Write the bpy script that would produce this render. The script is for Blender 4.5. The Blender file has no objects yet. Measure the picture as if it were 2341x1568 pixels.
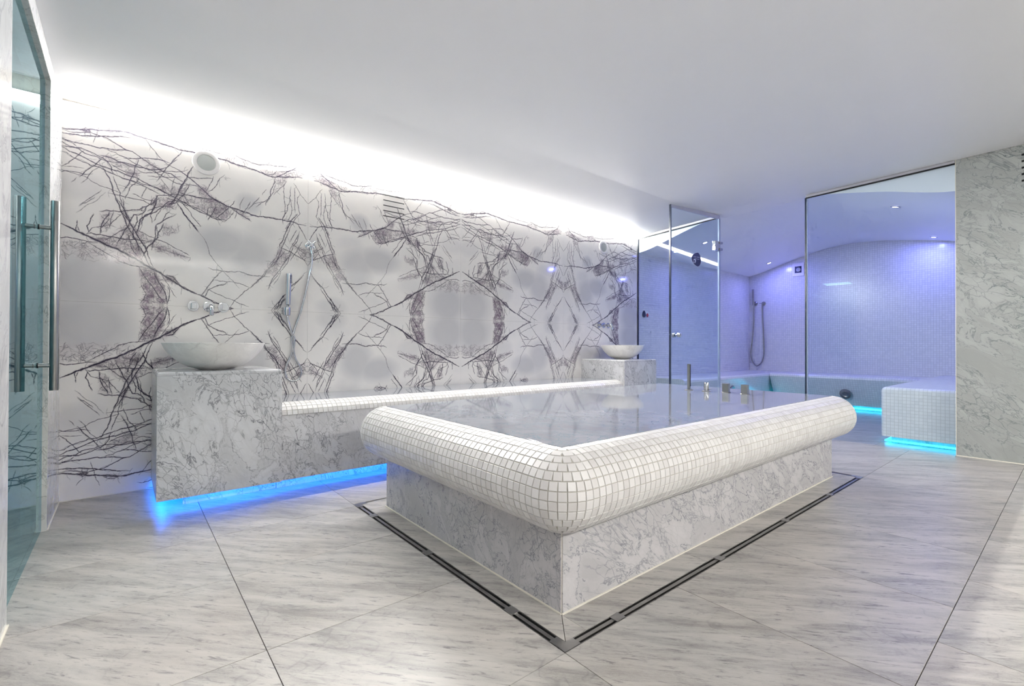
import bpy, bmesh, math, random
import numpy as np
from mathutils import Vector, Matrix

S = bpy.context.scene
COL = S.collection
RND = random.Random(7)

# ------------------------------------------------------------------ camera
def set_camera():
    yaw, pitch, roll = math.radians(39.443), math.radians(0.369), math.radians(0.172)
    fw = Vector((math.sin(yaw) * math.cos(pitch), math.cos(yaw) * math.cos(pitch), math.sin(pitch)))
    rt = Vector((math.cos(yaw), -math.sin(yaw), 0))
    up = rt.cross(fw)
    r2 = rt * math.cos(roll) + up * math.sin(roll)
    u2 = up * math.cos(roll) - rt * math.sin(roll)
    cd = bpy.data.cameras.new('camera')
    cd.sensor_width = 36.0
    cd.lens = 1075.5 * 36.0 / 2341.0
    cd.clip_start = 0.02
    c = bpy.data.objects.new('camera', cd)
    COL.objects.link(c)
    m = Matrix((r2, u2, -fw)).transposed().to_4x4()
    m.translation = (0, 0, 1.0)
    c.matrix_world = m
    S.camera = c
set_camera()

# ------------------------------------------------------------------ world, exposure
W = bpy.data.worlds.new('world')
S.world = W
W.use_nodes = True
W.node_tree.nodes['Background'].inputs[0].default_value = (0.8, 0.85, 1.0, 1)
W.node_tree.nodes['Background'].inputs[1].default_value = 0.02
S.view_settings.view_transform = 'Standard'
S.view_settings.look = 'None'
S.view_settings.gamma = 1.0
S.view_settings.use_curve_mapping = False
S.view_settings.exposure = 0.62
S.cycles.use_denoising = True
S.cycles.max_bounces = 8
S.cycles.diffuse_bounces = 4
S.cycles.glossy_bounces = 4
S.cycles.transparent_max_bounces = 16
S.cycles.sample_clamp_indirect = 6.0
S.cycles.caustics_reflective = False
S.cycles.caustics_refractive = False
S.cycles.use_adaptive_sampling = True
S.cycles.adaptive_threshold = 0.1
S.cycles.adaptive_min_samples = 12
S.cycles.use_light_tree = False

# strengths of the light fittings (each fitting is built further down)
COVE_MAIN = 185.0        # white strip in the ceiling slot over the marble wall
COVE_REAR = 135.0        # warm strip in the slot on the opposite side of the room
BLUE_LED = 28.0         # strip under bench and washstands
CYAN_LED = 5.5          # strips under the steam benches
SPOT_W = 6.6           # each downlight of the steam room

# ------------------------------------------------------------------ room measures (metres)
YW = 4.13               # face of the bookmatched marble wall
XL = -0.318             # face of the wall with the entrance door
XR = 5.94               # face of the short wall at the right
YF = -2.7               # face of the wall behind the camera
XB = 9.37               # rear wall of the steam room
G0, G1 = (5.775, 4.13), (5.95, 0.75)     # line of the glass partition on plan
def gx(y):
    return G0[0] + (G1[0] - G0[0]) * (G0[1] - y) / (G0[1] - G1[1])
def lerp_table(t, x):
    if x <= t[0][0]: return t[0][1]
    for (a, b), (c, d) in zip(t, t[1:]):
        if x <= c: return b + (d - b) * (x - a) / (c - a)
    return t[-1][1]
GT = [(-2.7, 2.78), (0.75, 2.735), (1.97, 2.697), (2.94, 2.674), (4.13, 2.60)]
def zceil(x, y):
    return 2.53 + (x - XL) / 6.15 * (lerp_table(GT, y) - 2.53)
VT = [(0.63, 2.45), (0.75, 2.452), (0.86, 2.466), (1.0, 2.50), (1.217, 2.563), (1.5, 2.622), (1.816, 2.674), (2.1, 2.715), (2.44, 2.735),
      (2.75, 2.715), (2.94, 2.685), (3.088, 2.645), (3.35, 2.575), (3.57, 2.512), (3.8, 2.44), (3.95, 2.395), (4.13, 2.362), (4.2, 2.36)]
def slot_y(x):
    return 3.787 + 0.0565 * x

# ------------------------------------------------------------------ helpers
def tag(o, label=None, cat=None, group=None, kind=None):
    if label: o['label'] = label
    if cat: o['category'] = cat
    if group: o['group'] = group
    if kind: o['kind'] = kind
    return o
def empty(name, loc=(0, 0, 0), rz=0.0):
    o = bpy.data.objects.new(name, None)
    o.empty_display_size = 0.1
    COL.objects.link(o)
    o.location = loc
    o.rotation_euler = (0, 0, rz)
    return o
def link(name, me, mat, parent=None, loc=None):
    o = bpy.data.objects.new(name, me)
    COL.objects.link(o)
    if mat is not None and not me.materials:
        me.materials.append(mat)
    if parent: o.parent = parent
    if loc: o.location = loc
    return o
def pydata(name, vs, fs, mat, parent=None, smooth=False, loc=None):
    me = bpy.data.meshes.new(name)
    me.from_pydata(vs, [], fs)
    if smooth: me.polygons.foreach_set('use_smooth', [True] * len(me.polygons))
    me.update()
    return link(name, me, mat, parent, loc)
def frombm(name, bm, mat, parent=None, smooth=False, loc=None):
    bmesh.ops.recalc_face_normals(bm, faces=bm.faces)
    me = bpy.data.meshes.new(name)
    bm.to_mesh(me); bm.free()
    if smooth: me.polygons.foreach_set('use_smooth', [True] * len(me.polygons))
    return link(name, me, mat, parent, loc)
def bm_box(bm, x0, x1, y0, y1, z0, z1, bev=0.0):
    m = Matrix.Translation(((x0 + x1) / 2, (y0 + y1) / 2, (z0 + z1) / 2)) @ Matrix.Diagonal((x1 - x0, y1 - y0, z1 - z0, 1))
    r = bmesh.ops.create_cube(bm, size=1.0, matrix=m)
    if bev > 0:
        es = list({e for v in r['verts'] for e in v.link_edges})
        bmesh.ops.bevel(bm, geom=es, offset=bev, segments=2, affect='EDGES', profile=0.6)
def box(name, x0, x1, y0, y1, z0, z1, mat, parent=None, bev=0.0, loc=None):
    bm = bmesh.new()
    bm_box(bm, x0, x1, y0, y1, z0, z1, bev)
    return frombm(name, bm, mat, parent, loc=loc)
def prism(name, pts, axis, a, b, mat, parent=None, smooth=False, loc=None):
    """pts: 2-D outline; axis 'x': pts are (y,z); 'y': (x,z); 'z': (x,y)"""
    def mk(p, t):
        return {'x': (t, p[0], p[1]), 'y': (p[0], t, p[1]), 'z': (p[0], p[1], t)}[axis]
    n = len(pts)
    bm = bmesh.new()
    v0 = [bm.verts.new(mk(p, a)) for p in pts]
    v1 = [bm.verts.new(mk(p, b)) for p in pts]
    bm.faces.new(v0); bm.faces.new(v1[::-1])
    for i in range(n):
        f = bm.faces.new((v0[i], v0[(i + 1) % n], v1[(i + 1) % n], v1[i]))
        f.smooth = smooth
    return frombm(name, bm, mat, parent, loc=loc)
def bm_lathe(bm, prof, seg=48, mat=None):
    M = mat or Matrix()
    rings = []
    for r, z in prof:
        if r < 1e-6:
            rings.append([bm.verts.new(M @ Vector((0, 0, z)))])
        else:
            rings.append([bm.verts.new(M @ Vector((r * math.cos(2 * math.pi * k / seg), r * math.sin(2 * math.pi * k / seg), z))) for k in range(seg)])
    for a, b in zip(rings, rings[1:]):
        for k in range(seg):
            k2 = (k + 1) % seg
            if len(a) == 1 and len(b) == 1: continue
            if len(a) == 1: bm.faces.new((a[0], b[k], b[k2]))
            elif len(b) == 1: bm.faces.new((a[k], a[k2], b[0]))
            else: bm.faces.new((a[k], a[k2], b[k2], b[k]))
def lathe(name, prof, mat, parent=None, seg=48, M=None, smooth=True, loc=None):
    bm = bmesh.new()
    bm_lathe(bm, prof, seg, M)
    o = frombm(name, bm, mat, parent, smooth=False, loc=loc)
    if smooth: shade(o)
    return o
def shade(o, ang=40):
    me = o.data
    me.polygons.foreach_set('use_smooth', [True] * len(me.polygons))
    try: me.set_sharp_from_angle(angle=math.radians(ang))
    except Exception: pass
def axis_matrix(p, d):
    d = Vector(d).normalized()
    return Matrix.Translation(p) @ d.to_track_quat('Z', 'Y').to_matrix().to_4x4()
def bm_tube(bm, pts, r, seg=12, caps=True):
    pts = [Vector(p) for p in pts]
    rr = r if isinstance(r, (list, tuple)) else [r] * len(pts)
    rings = []
    nrm = None
    for i, p in enumerate(pts):
        t = (pts[min(i + 1, len(pts) - 1)] - pts[max(i - 1, 0)]).normalized()
        if nrm is None:
            nrm = t.orthogonal().normalized()
        else:
            nrm = (nrm - t * nrm.dot(t)).normalized()
        b = t.cross(nrm)
        rings.append([bm.verts.new(p + (nrm * math.cos(2 * math.pi * k / seg) + b * math.sin(2 * math.pi * k / seg)) * rr[i]) for k in range(seg)])
    for a, b in zip(rings, rings[1:]):
        for k in range(seg):
            bm.faces.new((a[k], a[(k + 1) % seg], b[(k + 1) % seg], b[k]))
    if caps:
        bm.faces.new(rings[0][::-1]); bm.faces.new(rings[-1])
def tube(name, pts, r, mat, parent=None, seg=12, loc=None):
    bm = bmesh.new()
    bm_tube(bm, pts, r, seg)
    o = frombm(name, bm, mat, parent, loc=loc)
    shade(o)
    return o
def spline(pts, n=8):
    P = [Vector(p) for p in pts]
    P = [P[0] * 2 - P[1]] + P + [P[-1] * 2 - P[-2]]
    out = []
    for i in range(1, len(P) - 2):
        a, b, c, d = P[i - 1:i + 3]
        for k in range(n):
            t = k / n
            out.append(0.5 * ((2 * b) + (c - a) * t + (2 * a - 5 * b + 4 * c - d) * t * t + (3 * b - a - 3 * c + d) * t ** 3))
    out.append(P[-2])
    return out
def copy_tree(o, parent=None):
    c = o.copy()
    COL.objects.link(c)
    c.parent = parent
    for ch in list(o.children):
        copy_tree(ch, c)
    return c

# ------------------------------------------------------------------ materials
class NT:
    def __init__(s, name):
        s.m = bpy.data.materials.new(name)
        s.m.use_nodes = True
        s.t = s.m.node_tree
        s.b = s.t.nodes['Principled BSDF']
    def n(s, typ, **kw):
        nd = s.t.nodes.new(typ)
        for k, v in kw.items():
            if k.startswith('i_'):
                key = k[2:]
                nd.inputs[int(key) if key.isdigit() else key].default_value = v
            else:
                setattr(nd, k, v)
        return nd
    def l(s, a, b):
        s.t.links.new(a, b)
    def ramp(s, fac, stops, interp='LINEAR'):
        r = s.n('ShaderNodeValToRGB')
        r.color_ramp.interpolation = interp
        e = r.color_ramp.elements
        while len(e) < len(stops): e.new(0.5)
        for el, (p, c) in zip(e, stops):
            el.position = p
            el.color = (c, c, c, 1) if isinstance(c, (int, float)) else (*c, 1)
        s.l(fac, r.inputs[0])
        return r.outputs[0]
    def mix(s, fac, a, b, mode='MIX'):
        m = s.n('ShaderNodeMix', data_type='RGBA', blend_type=mode)
        for sock, v in ((m.inputs[0], fac), (m.inputs[6], a), (m.inputs[7], b)):
            if isinstance(v, (int, float)): sock.default_value = v
            elif isinstance(v, tuple): sock.default_value = (*v, 1)
            else: s.l(v, sock)
        return m.outputs[2]
    def math(s, op, a, b=0.0, clamp=False):
        m = s.n('ShaderNodeMath', operation=op, use_clamp=clamp)
        for sock, v in ((m.inputs[0], a), (m.inputs[1], b)):
            if isinstance(v, (int, float)): sock.default_value = v
            else: s.l(v, sock)
        return m.outputs[0]
    def noise(s, vec, scale, detail=4.0, rough=0.55, dist=0.0):
        n = s.n('ShaderNodeTexNoise', i_Scale=scale, i_Detail=detail, i_Roughness=rough, i_Distortion=dist)
        s.l(vec, n.inputs['Vector'])
        return n
    def pos(s, offset=True, rot=(0, 0, 0), scale=(1, 1, 1)):
        g = s.n('ShaderNodeNewGeometry')
        v = g.outputs['Position']
        if offset:
            oi = s.n('ShaderNodeObjectInfo')
            a = s.n('ShaderNodeVectorMath', operation='SCALE')
            a.inputs[0].default_value = (13.7, 7.9, 5.3)
            s.l(oi.outputs['Random'], a.inputs['Scale'])
            ad = s.n('ShaderNodeVectorMath', operation='ADD')
            s.l(v, ad.inputs[0]); s.l(a.outputs[0], ad.inputs[1])
            v = ad.outputs[0]
        if any(rot):                                    # turn first, then stretch
            mp = s.n('ShaderNodeMapping', vector_type='POINT')
            mp.inputs['Rotation'].default_value = rot
            s.l(v, mp.inputs['Vector'])
            v = mp.outputs[0]
        if scale != (1, 1, 1):
            mp = s.n('ShaderNodeMapping', vector_type='POINT')
            mp.inputs['Scale'].default_value = scale
            s.l(v, mp.inputs['Vector'])
            v = mp.outputs[0]
        return v
    def out(s, rough=0.4, spec=0.5, metal=0.0, **kw):
        s.b.inputs['Roughness'].default_value = rough
        s.b.inputs['Specular IOR Level'].default_value = spec
        s.b.inputs['Metallic'].default_value = metal
        for k, v in kw.items(): s.b.inputs[k].default_value = v
        return s.m
    def bump(s, height, strength=0.2, dist=0.01):
        b = s.n('ShaderNodeBump', i_Strength=strength, i_Distance=dist)
        s.l(height, b.inputs['Height'])
        s.l(b.outputs[0], s.b.inputs['Normal'])

def plain(name, col, rough=0.4, spec=0.5, metal=0.0, var=0.04, nscale=9.0):
    t = NT(name)
    n = t.noise(t.pos(False), nscale, 3)
    dark = tuple(c * (1 - var) for c in col)
    lite = tuple(min(1, c * (1 + var)) for c in col)
    t.l(t.ramp(n.outputs[0], [(0.3, dark), (0.7, lite)]), t.b.inputs['Base Color'])
    return t.out(rough, spec, metal)
def emit(name, col, strength):
    t = NT(name)
    t.b.inputs['Base Color'].default_value = (*col, 1)
    t.b.inputs['Emission Color'].default_value = (*col, 1)
    t.b.inputs['Emission Strength'].default_value = strength
    return t.out(0.6)

def carrara(name, base, vein, amount=1.0, scale=8.0, rough=0.15, rot=(0.5, 0.35, 0.7), cloud=0.08, fine=1.0):
    """white marble with short thin grey strokes: two broken crack nets, a thread of noise and soft grey clouds"""
    t = NT(name)
    p = t.pos(True, rot, (1.0, 1.0, 0.42))
    d = t.noise(p, 3.0, 3, 0.6)
    dv = t.n('ShaderNodeVectorMath', operation='MULTIPLY_ADD')
    t.l(d.outputs['Color'], dv.inputs[0])
    dv.inputs[1].default_value = (0.22, 0.22, 0.22)
    t.l(p, dv.inputs[2])
    d2 = t.noise(p, 22, 3, 0.6)
    dv2 = t.n('ShaderNodeVectorMath', operation='MULTIPLY_ADD')
    t.l(d2.outputs['Color'], dv2.inputs[0])
    dv2.inputs[1].default_value = (0.036, 0.036, 0.036)
    t.l(dv.outputs[0], dv2.inputs[2])
    def net(sc, w):
        vo = t.n('ShaderNodeTexVoronoi', feature='DISTANCE_TO_EDGE', i_Scale=sc)
        t.l(dv2.outputs[0], vo.inputs['Vector'])
        return t.ramp(vo.outputs['Distance'], [(0.0, 1.0), (w * 0.4, 0.7), (w, 0.0)])
    m1 = t.noise(p, 2.6, 3, 0.6)
    mask1 = t.ramp(m1.outputs[0], [(0.40, 0.08), (0.58, 1.0)])
    m2 = t.noise(p, 11.0, 4, 0.6)
    brk = t.ramp(m2.outputs[0], [(0.40, 0.0), (0.56, 1.0)])          # breaks the lines into strokes
    brk2 = t.ramp(m2.outputs[0], [(0.44, 1.0), (0.60, 0.0)])
    v1 = t.math('MULTIPLY', net(scale, 0.019), t.math('MULTIPLY', mask1, brk))
    v2 = t.math('MULTIPLY', net(scale * 2.4, 0.038), t.math('MULTIPLY', brk2, t.math('MULTIPLY', mask1, 0.85 * fine)))
    dn = t.noise(p, 6.5, 5, 0.68, 0.7)
    streak = t.ramp(dn.outputs[0], [(0.482, 0.0), (0.5, 0.75), (0.518, 0.0)])
    v3 = t.math('MULTIPLY', streak, t.math('MULTIPLY_ADD', brk, 0.55 * fine))
    v = t.math('MAXIMUM', t.math('MAXIMUM', v1, v2), v3)
    v = t.math('MULTIPLY', v, amount, True)
    basec = t.mix(t.ramp(dn.outputs[0], [(0.36, 0.0), (0.62, 1.0)]), base, tuple(x * (1 - cloud * 2.4) for x in base))
    col = t.mix(v, basec, vein)
    t.l(col, t.b.inputs['Base Color'])
    return t.out(rough, 0.5)

def streaky_floor():
    t = NT('honed_streaked_marble')
    p = t.pos(True, (0, 0, math.radians(48)), (1.0, 6.0, 1.0))
    n1 = t.noise(p, 2.0, 8, 0.70, 0.35)
    n2 = t.noise(p, 11.0, 7, 0.75, 0.5)
    n3 = t.noise(t.pos(True), 1.6, 4, 0.65)
    base = t.ramp(n1.outputs[0], [(0.30, (0.19, 0.187, 0.184)), (0.43, (0.31, 0.302, 0.29)), (0.54, (0.395, 0.383, 0.365)), (0.70, (0.46, 0.445, 0.42))])
    warm = t.mix(0.35, base, t.mix(t.ramp(n3.outputs[0], [(0.35, 0.0), (0.7, 1.0)]), base, (0.43, 0.375, 0.325)))
    fine = t.ramp(n2.outputs[0], [(0.34, 1.0), (0.46, 0.0)])
    thread = t.ramp(n2.outputs[0], [(0.487, 0.0), (0.5, 0.9), (0.513, 0.0)])
    mk = t.ramp(n1.outputs[0], [(0.38, 1.0), (0.60, 0.0)])
    crack = t.ramp(n3.outputs[0], [(0.492, 0.0), (0.5, 0.55), (0.508, 0.0)])
    v = t.math('ADD', t.math('MULTIPLY', fine, 0.85), t.math('MULTIPLY', thread, t.math('MULTIPLY', mk, 1.0)), True)
    v = t.math('MAXIMUM', v, t.math('MULTIPLY', crack, t.math('MULTIPLY', mk, 0.9)))
    col = t.mix(v, warm, (0.125, 0.122, 0.125))
    t.l(col, t.b.inputs['Base Color'])
    m = t.out(0.34, 0.4)
    return m

def lilac():
    t = NT('polished_lilac_marble')
    a = t.n('ShaderNodeAttribute', attribute_name='vein')
    s = t.n('ShaderNodeSeparateColor')
    t.l(a.outputs['Color'], s.inputs[0])
    p = t.pos(False)
    nb = t.noise(p, 20, 5, 0.72)
    nc = t.noise(p, 3.0, 5, 0.6)
    base = t.mix(t.ramp(nc.outputs[0], [(0.35, 0.0), (0.7, 1.0)]), (0.90, 0.865, 0.83), (0.82, 0.795, 0.775))
    base = t.mix(t.math('MULTIPLY', s.outputs[2], 0.6), base, (0.42, 0.42, 0.455))
    hz = t.math('MULTIPLY', s.outputs[1], t.ramp(nb.outputs[0], [(0.38, 0.12), (0.60, 1.0)]))
    c1 = t.mix(t.math('MULTIPLY', hz, 0.9), base, (0.29, 0.20, 0.275))
    c2 = t.mix(t.math('MULTIPLY', s.outputs[0], 1.35, True), c1, (0.026, 0.018, 0.042))
    t.l(c2, t.b.inputs['Base Color'])
    return t.out(0.075, 0.36)

def mosaic_wall():
    t = NT('white_mosaic_wall')
    g = t.n('ShaderNodeTexCoord')
    br = t.n('ShaderNodeTexBrick', offset=0.0, squash=1.0)
    br.inputs['Color1'].default_value = (0.80, 0.79, 0.78, 1)
    br.inputs['Color2'].default_value = (0.72, 0.72, 0.72, 1)
    br.inputs['Mortar'].default_value = (0.56, 0.56, 0.56, 1)
    br.inputs['Scale'].default_value = 1.0
    br.inputs['Mortar Size'].default_value = 0.0017
    br.inputs['Mortar Smooth'].default_value = 0.1
    br.inputs['Brick Width'].default_value = 0.0325
    br.inputs['Row Height'].default_value = 0.0325
    t.l(g.outputs['UV'], br.inputs['Vector'])
    t.l(br.outputs['Color'], t.b.inputs['Base Color'])
    inv = t.math('SUBTRACT', 1.0, br.outputs['Fac'])
    t.bump(inv, 0.5, 0.004)
    return t.out(0.22, 0.5)

def tile_mat():
    t = NT('white_glass_mosaic')
    oi = t.n('ShaderNodeObjectInfo')
    g = t.n('ShaderNodeNewGeometry')
    r = t.math('FRACT', t.math('ADD', t.math('MULTIPLY', oi.outputs['Random'], 7.3), t.math('MULTIPLY', g.outputs['Random Per Island'], 11.7)))
    col = t.ramp(r, [(0.0, (0.59, 0.575, 0.565)), (0.5, (0.65, 0.64, 0.63)), (1.0, (0.70, 0.69, 0.68))])
    t.l(col, t.b.inputs['Base Color'])
    n = t.noise(t.pos(False), 60, 2)
    t.bump(n.outputs[0], 0.05, 0.004)
    return t.out(0.33, 0.45)

def glass(name, tint, fres=1.5, rough=0.0, gloss=(0.93, 0.98, 1.0)):
    m = bpy.data.materials.new(name)
    m.use_nodes = True
    t = m.node_tree
    t.nodes.clear()
    o = t.nodes.new('ShaderNodeOutputMaterial')
    tr = t.nodes.new('ShaderNodeBsdfTransparent')
    tr.inputs[0].default_value = (*tint, 1)
    gl = t.nodes.new('ShaderNodeBsdfGlossy')
    gl.inputs['Roughness'].default_value = rough
    gl.inputs['Color'].default_value = (*gloss, 1)
    fr = t.nodes.new('ShaderNodeFresnel')
    fr.inputs[0].default_value = fres
    ge = t.nodes.new('ShaderNodeNewGeometry')
    su = t.nodes.new('ShaderNodeMath'); su.operation = 'SUBTRACT'
    su.inputs[0].default_value = 1.0
    t.links.new(ge.outputs['Backfacing'], su.inputs[1])
    mu = t.nodes.new('ShaderNodeMath'); mu.operation = 'MULTIPLY'
    t.links.new(fr.outputs[0], mu.inputs[0]); t.links.new(su.outputs[0], mu.inputs[1])
    mx = t.nodes.new('ShaderNodeMixShader')
    t.links.new(mu.outputs[0], mx.inputs[0])
    t.links.new(tr.outputs[0], mx.inputs[1]); t.links.new(gl.outputs[0], mx.inputs[2])
    t.links.new(mx.outputs[0], o.inputs[0])
    return m

M = {}
M['lilac'] = lilac()
M['panel'] = carrara('carrara_panel', (0.66, 0.66, 0.675), (0.12, 0.12, 0.14), 0.95, 9.0, 0.16)
M['plinthm'] = carrara('carrara_plinth', (0.55, 0.537, 0.55), (0.12, 0.135, 0.165), 0.9, 9.5, 0.2, rot=(0.2, 0.9, 0.3))
M['slab'] = carrara('carrara_polished_top', (0.31, 0.315, 0.35), (0.10, 0.22, 0.27), 0.85, 7.0, 0.05)
M['pillar'] = carrara('carrara_wall', (0.375, 0.39, 0.38), (0.13, 0.155, 0.16), 1.0, 7.5, 0.22, rot=(0.9, 0.2, 0.4))
M['bowl'] = carrara('carrara_bowl', (0.92, 0.90, 0.865), (0.40, 0.345, 0.34), 0.3, 5.0, 0.3, cloud=0.05, fine=0.4)
M['floor'] = streaky_floor()
M['grout'] = plain('beige_grout', (0.45, 0.43, 0.385), 0.8, 0.2)
M['joint'] = plain('dark_floor_joint', (0.20, 0.19, 0.18), 0.8, 0.2)
M['caulk'] = plain('cream_sealant', (0.72, 0.69, 0.60), 0.5, 0.3)
M['paint'] = plain('white_satin_paint', (0.93, 0.93, 0.935), 0.42, 0.35, var=0.008, nscale=2.0)
M['tile'] = tile_mat()
M['mosaic'] = mosaic_wall()
M['chrome'] = plain('chrome', (0.58, 0.59, 0.62), 0.06, 0.5, 1.0, 0.01)
M['steel'] = plain('brushed_steel', (0.36, 0.355, 0.345), 0.30, 0.5, 1.0, 0.05, 30)
M['drain'] = plain('drain_steel', (0.34, 0.33, 0.32), 0.34, 0.5, 1.0, 0.06, 30)
M['black'] = plain('black_void', (0.008, 0.008, 0.009), 0.6, 0.3)
M['edge'] = plain('dark_glass_edge', (0.015, 0.025, 0.05), 0.25, 0.5)
M['lightedge'] = plain('pale_glass_edge', (0.26, 0.32, 0.45), 0.5, 0.5)
M['alu'] = plain('grey_aluminium', (0.55, 0.55, 0.60), 0.38, 0.5, 0.6)
M['plastic'] = plain('white_plastic', (0.82, 0.80, 0.79), 0.4, 0.4)
M['mesh'] = plain('grey_speaker_grille', (0.42, 0.44, 0.43), 0.6, 0.3)
M['navy'] = plain('navy_plastic', (0.012, 0.018, 0.05), 0.3, 0.5)
M['red'] = plain('red_plastic', (0.55, 0.05, 0.07), 0.4, 0.4)
M['print'] = plain('pale_print', (0.72, 0.76, 0.88), 0.5, 0.3)
M['glass'] = glass('clear_partition_glass', (0.915, 0.95, 0.98), 1.55)
M['doorglass'] = glass('tinted_door_glass', (0.60, 0.80, 0.84), 1.95, gloss=(0.74, 0.90, 0.95))
M['corridor'] = plain('pale_teal_plaster', (0.42, 0.55, 0.57), 0.6, 0.3)
M['white_led'] = emit('white_led', (1.0, 0.985, 0.95), COVE_MAIN)
M['warm_led'] = emit('warm_led', (1.0, 0.965, 0.92), COVE_REAR)
M['blue_led'] = emit('blue_led', (0.006, 0.185, 1.0), BLUE_LED)
M['cyan_led'] = emit('cyan_led', (0.02, 0.62, 0.95), CYAN_LED)
M['spot_led'] = emit('violet_white_led', (0.85, 0.80, 1.0), 12.0)

# ------------------------------------------------------------------ floor
def build_floor():
    f = box('floor', -1.75, 9.5, -2.9, 4.3, -0.08, -0.022, M['joint'])
    tag(f, 'pale grey streaked marble floor laid in large slabs', 'floor', kind='structure')
    rects = []
    def cells(xs, ys):
        for a, b in zip(xs, xs[1:]):
            for c, d in zip(ys, ys[1:]):
                rects.append((a, b, c, d))
    cells([-0.36, 0.366, 1.115], [1.078, 1.705, 2.33, 2.885])
    cells([-0.36, 0.366], [2.885, 4.13])
    cells([0.366, 1.1165], [2.885, 4.13])
    cells([1.1165, 1.83, 2.52, 3.21, 3.9, 4.395], [2.925, 4.13])
    cells([1.115, 1.78, 2.465, 3.17, 3.77, 4.395], [0.32, 1.078])
    cells([-0.36, 0.42, 1.115], [-1.2, -0.45, 0.32, 1.078])
    cells([1.115, 1.46, 2.14, 2.81, 3.48, 4.14, 4.8, 5.94], [-0.45, 0.32])
    cells([-0.318, 0.42, 1.11, 1.8, 2.49, 3.18, 3.87, 4.56, 5.25, 5.94], [-1.95, -1.2])
    cells([-0.318, 0.42, 1.11, 1.8, 2.49, 3.18, 3.87, 4.56, 5.25, 5.94], [-2.7, -1.95])
    cells([1.115, 1.8, 2.49, 3.18, 3.87, 4.56, 5.25, 5.94], [-1.2, -0.45])
    cells([4.395, 5.07, 5.86], [0.32, 1.078, 2.0, 2.945, 4.13])
    rects += [(5.86, 5.94, 0.32, 0.75), (5.86, 5.94, -0.0001, 0.0)][:1]
    # strip between drain and plinth
    rects += [(1.158, 1.262, 1.706, 2.765), (1.262, 2.101, 1.118, 1.238), (2.101, 3.3, 1.118, 1.238), (3.3, 4.352, 1.118, 1.238),
              (4.222, 4.352, 1.238, 2.765), (1.158, 2.7, 2.765, 2.9), (2.7, 4.352, 2.765, 2.9)]
    rects += [(-1.7, -0.36, 1.2, 2.0), (-1.7, -0.36, 2.0, 2.885), (-1.7, -0.36, 2.885, 4.3)]
    # steam room
    cells([5.86, 6.6, 7.35, 8.1, 8.85, 9.37], [0.75, 1.36, 2.0, 2.75, 3.5, 4.13])
    g = 0.0011
    for a, b, c, d in rects:
        box('floor_slab', a + g, b - g, c + g, d - g, -0.03, 0.0, M['floor'], f, 0.0012)
    # two mitred slabs at the near corner of the drain border, one small mitre in front of it
    for pts in ([(1.158, 1.118 + 0.0015), (1.262 - 0.0015, 1.238), (1.262 - 0.0015, 1.705), (1.158, 1.705)],
                [(1.158 + 0.0015, 1.118), (1.262, 1.118), (1.262, 1.238 - 0.0015)]):
        prism('floor_slab', pts, 'z', -0.03, 0.0, M['floor'], f)
build_floor()

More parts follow.
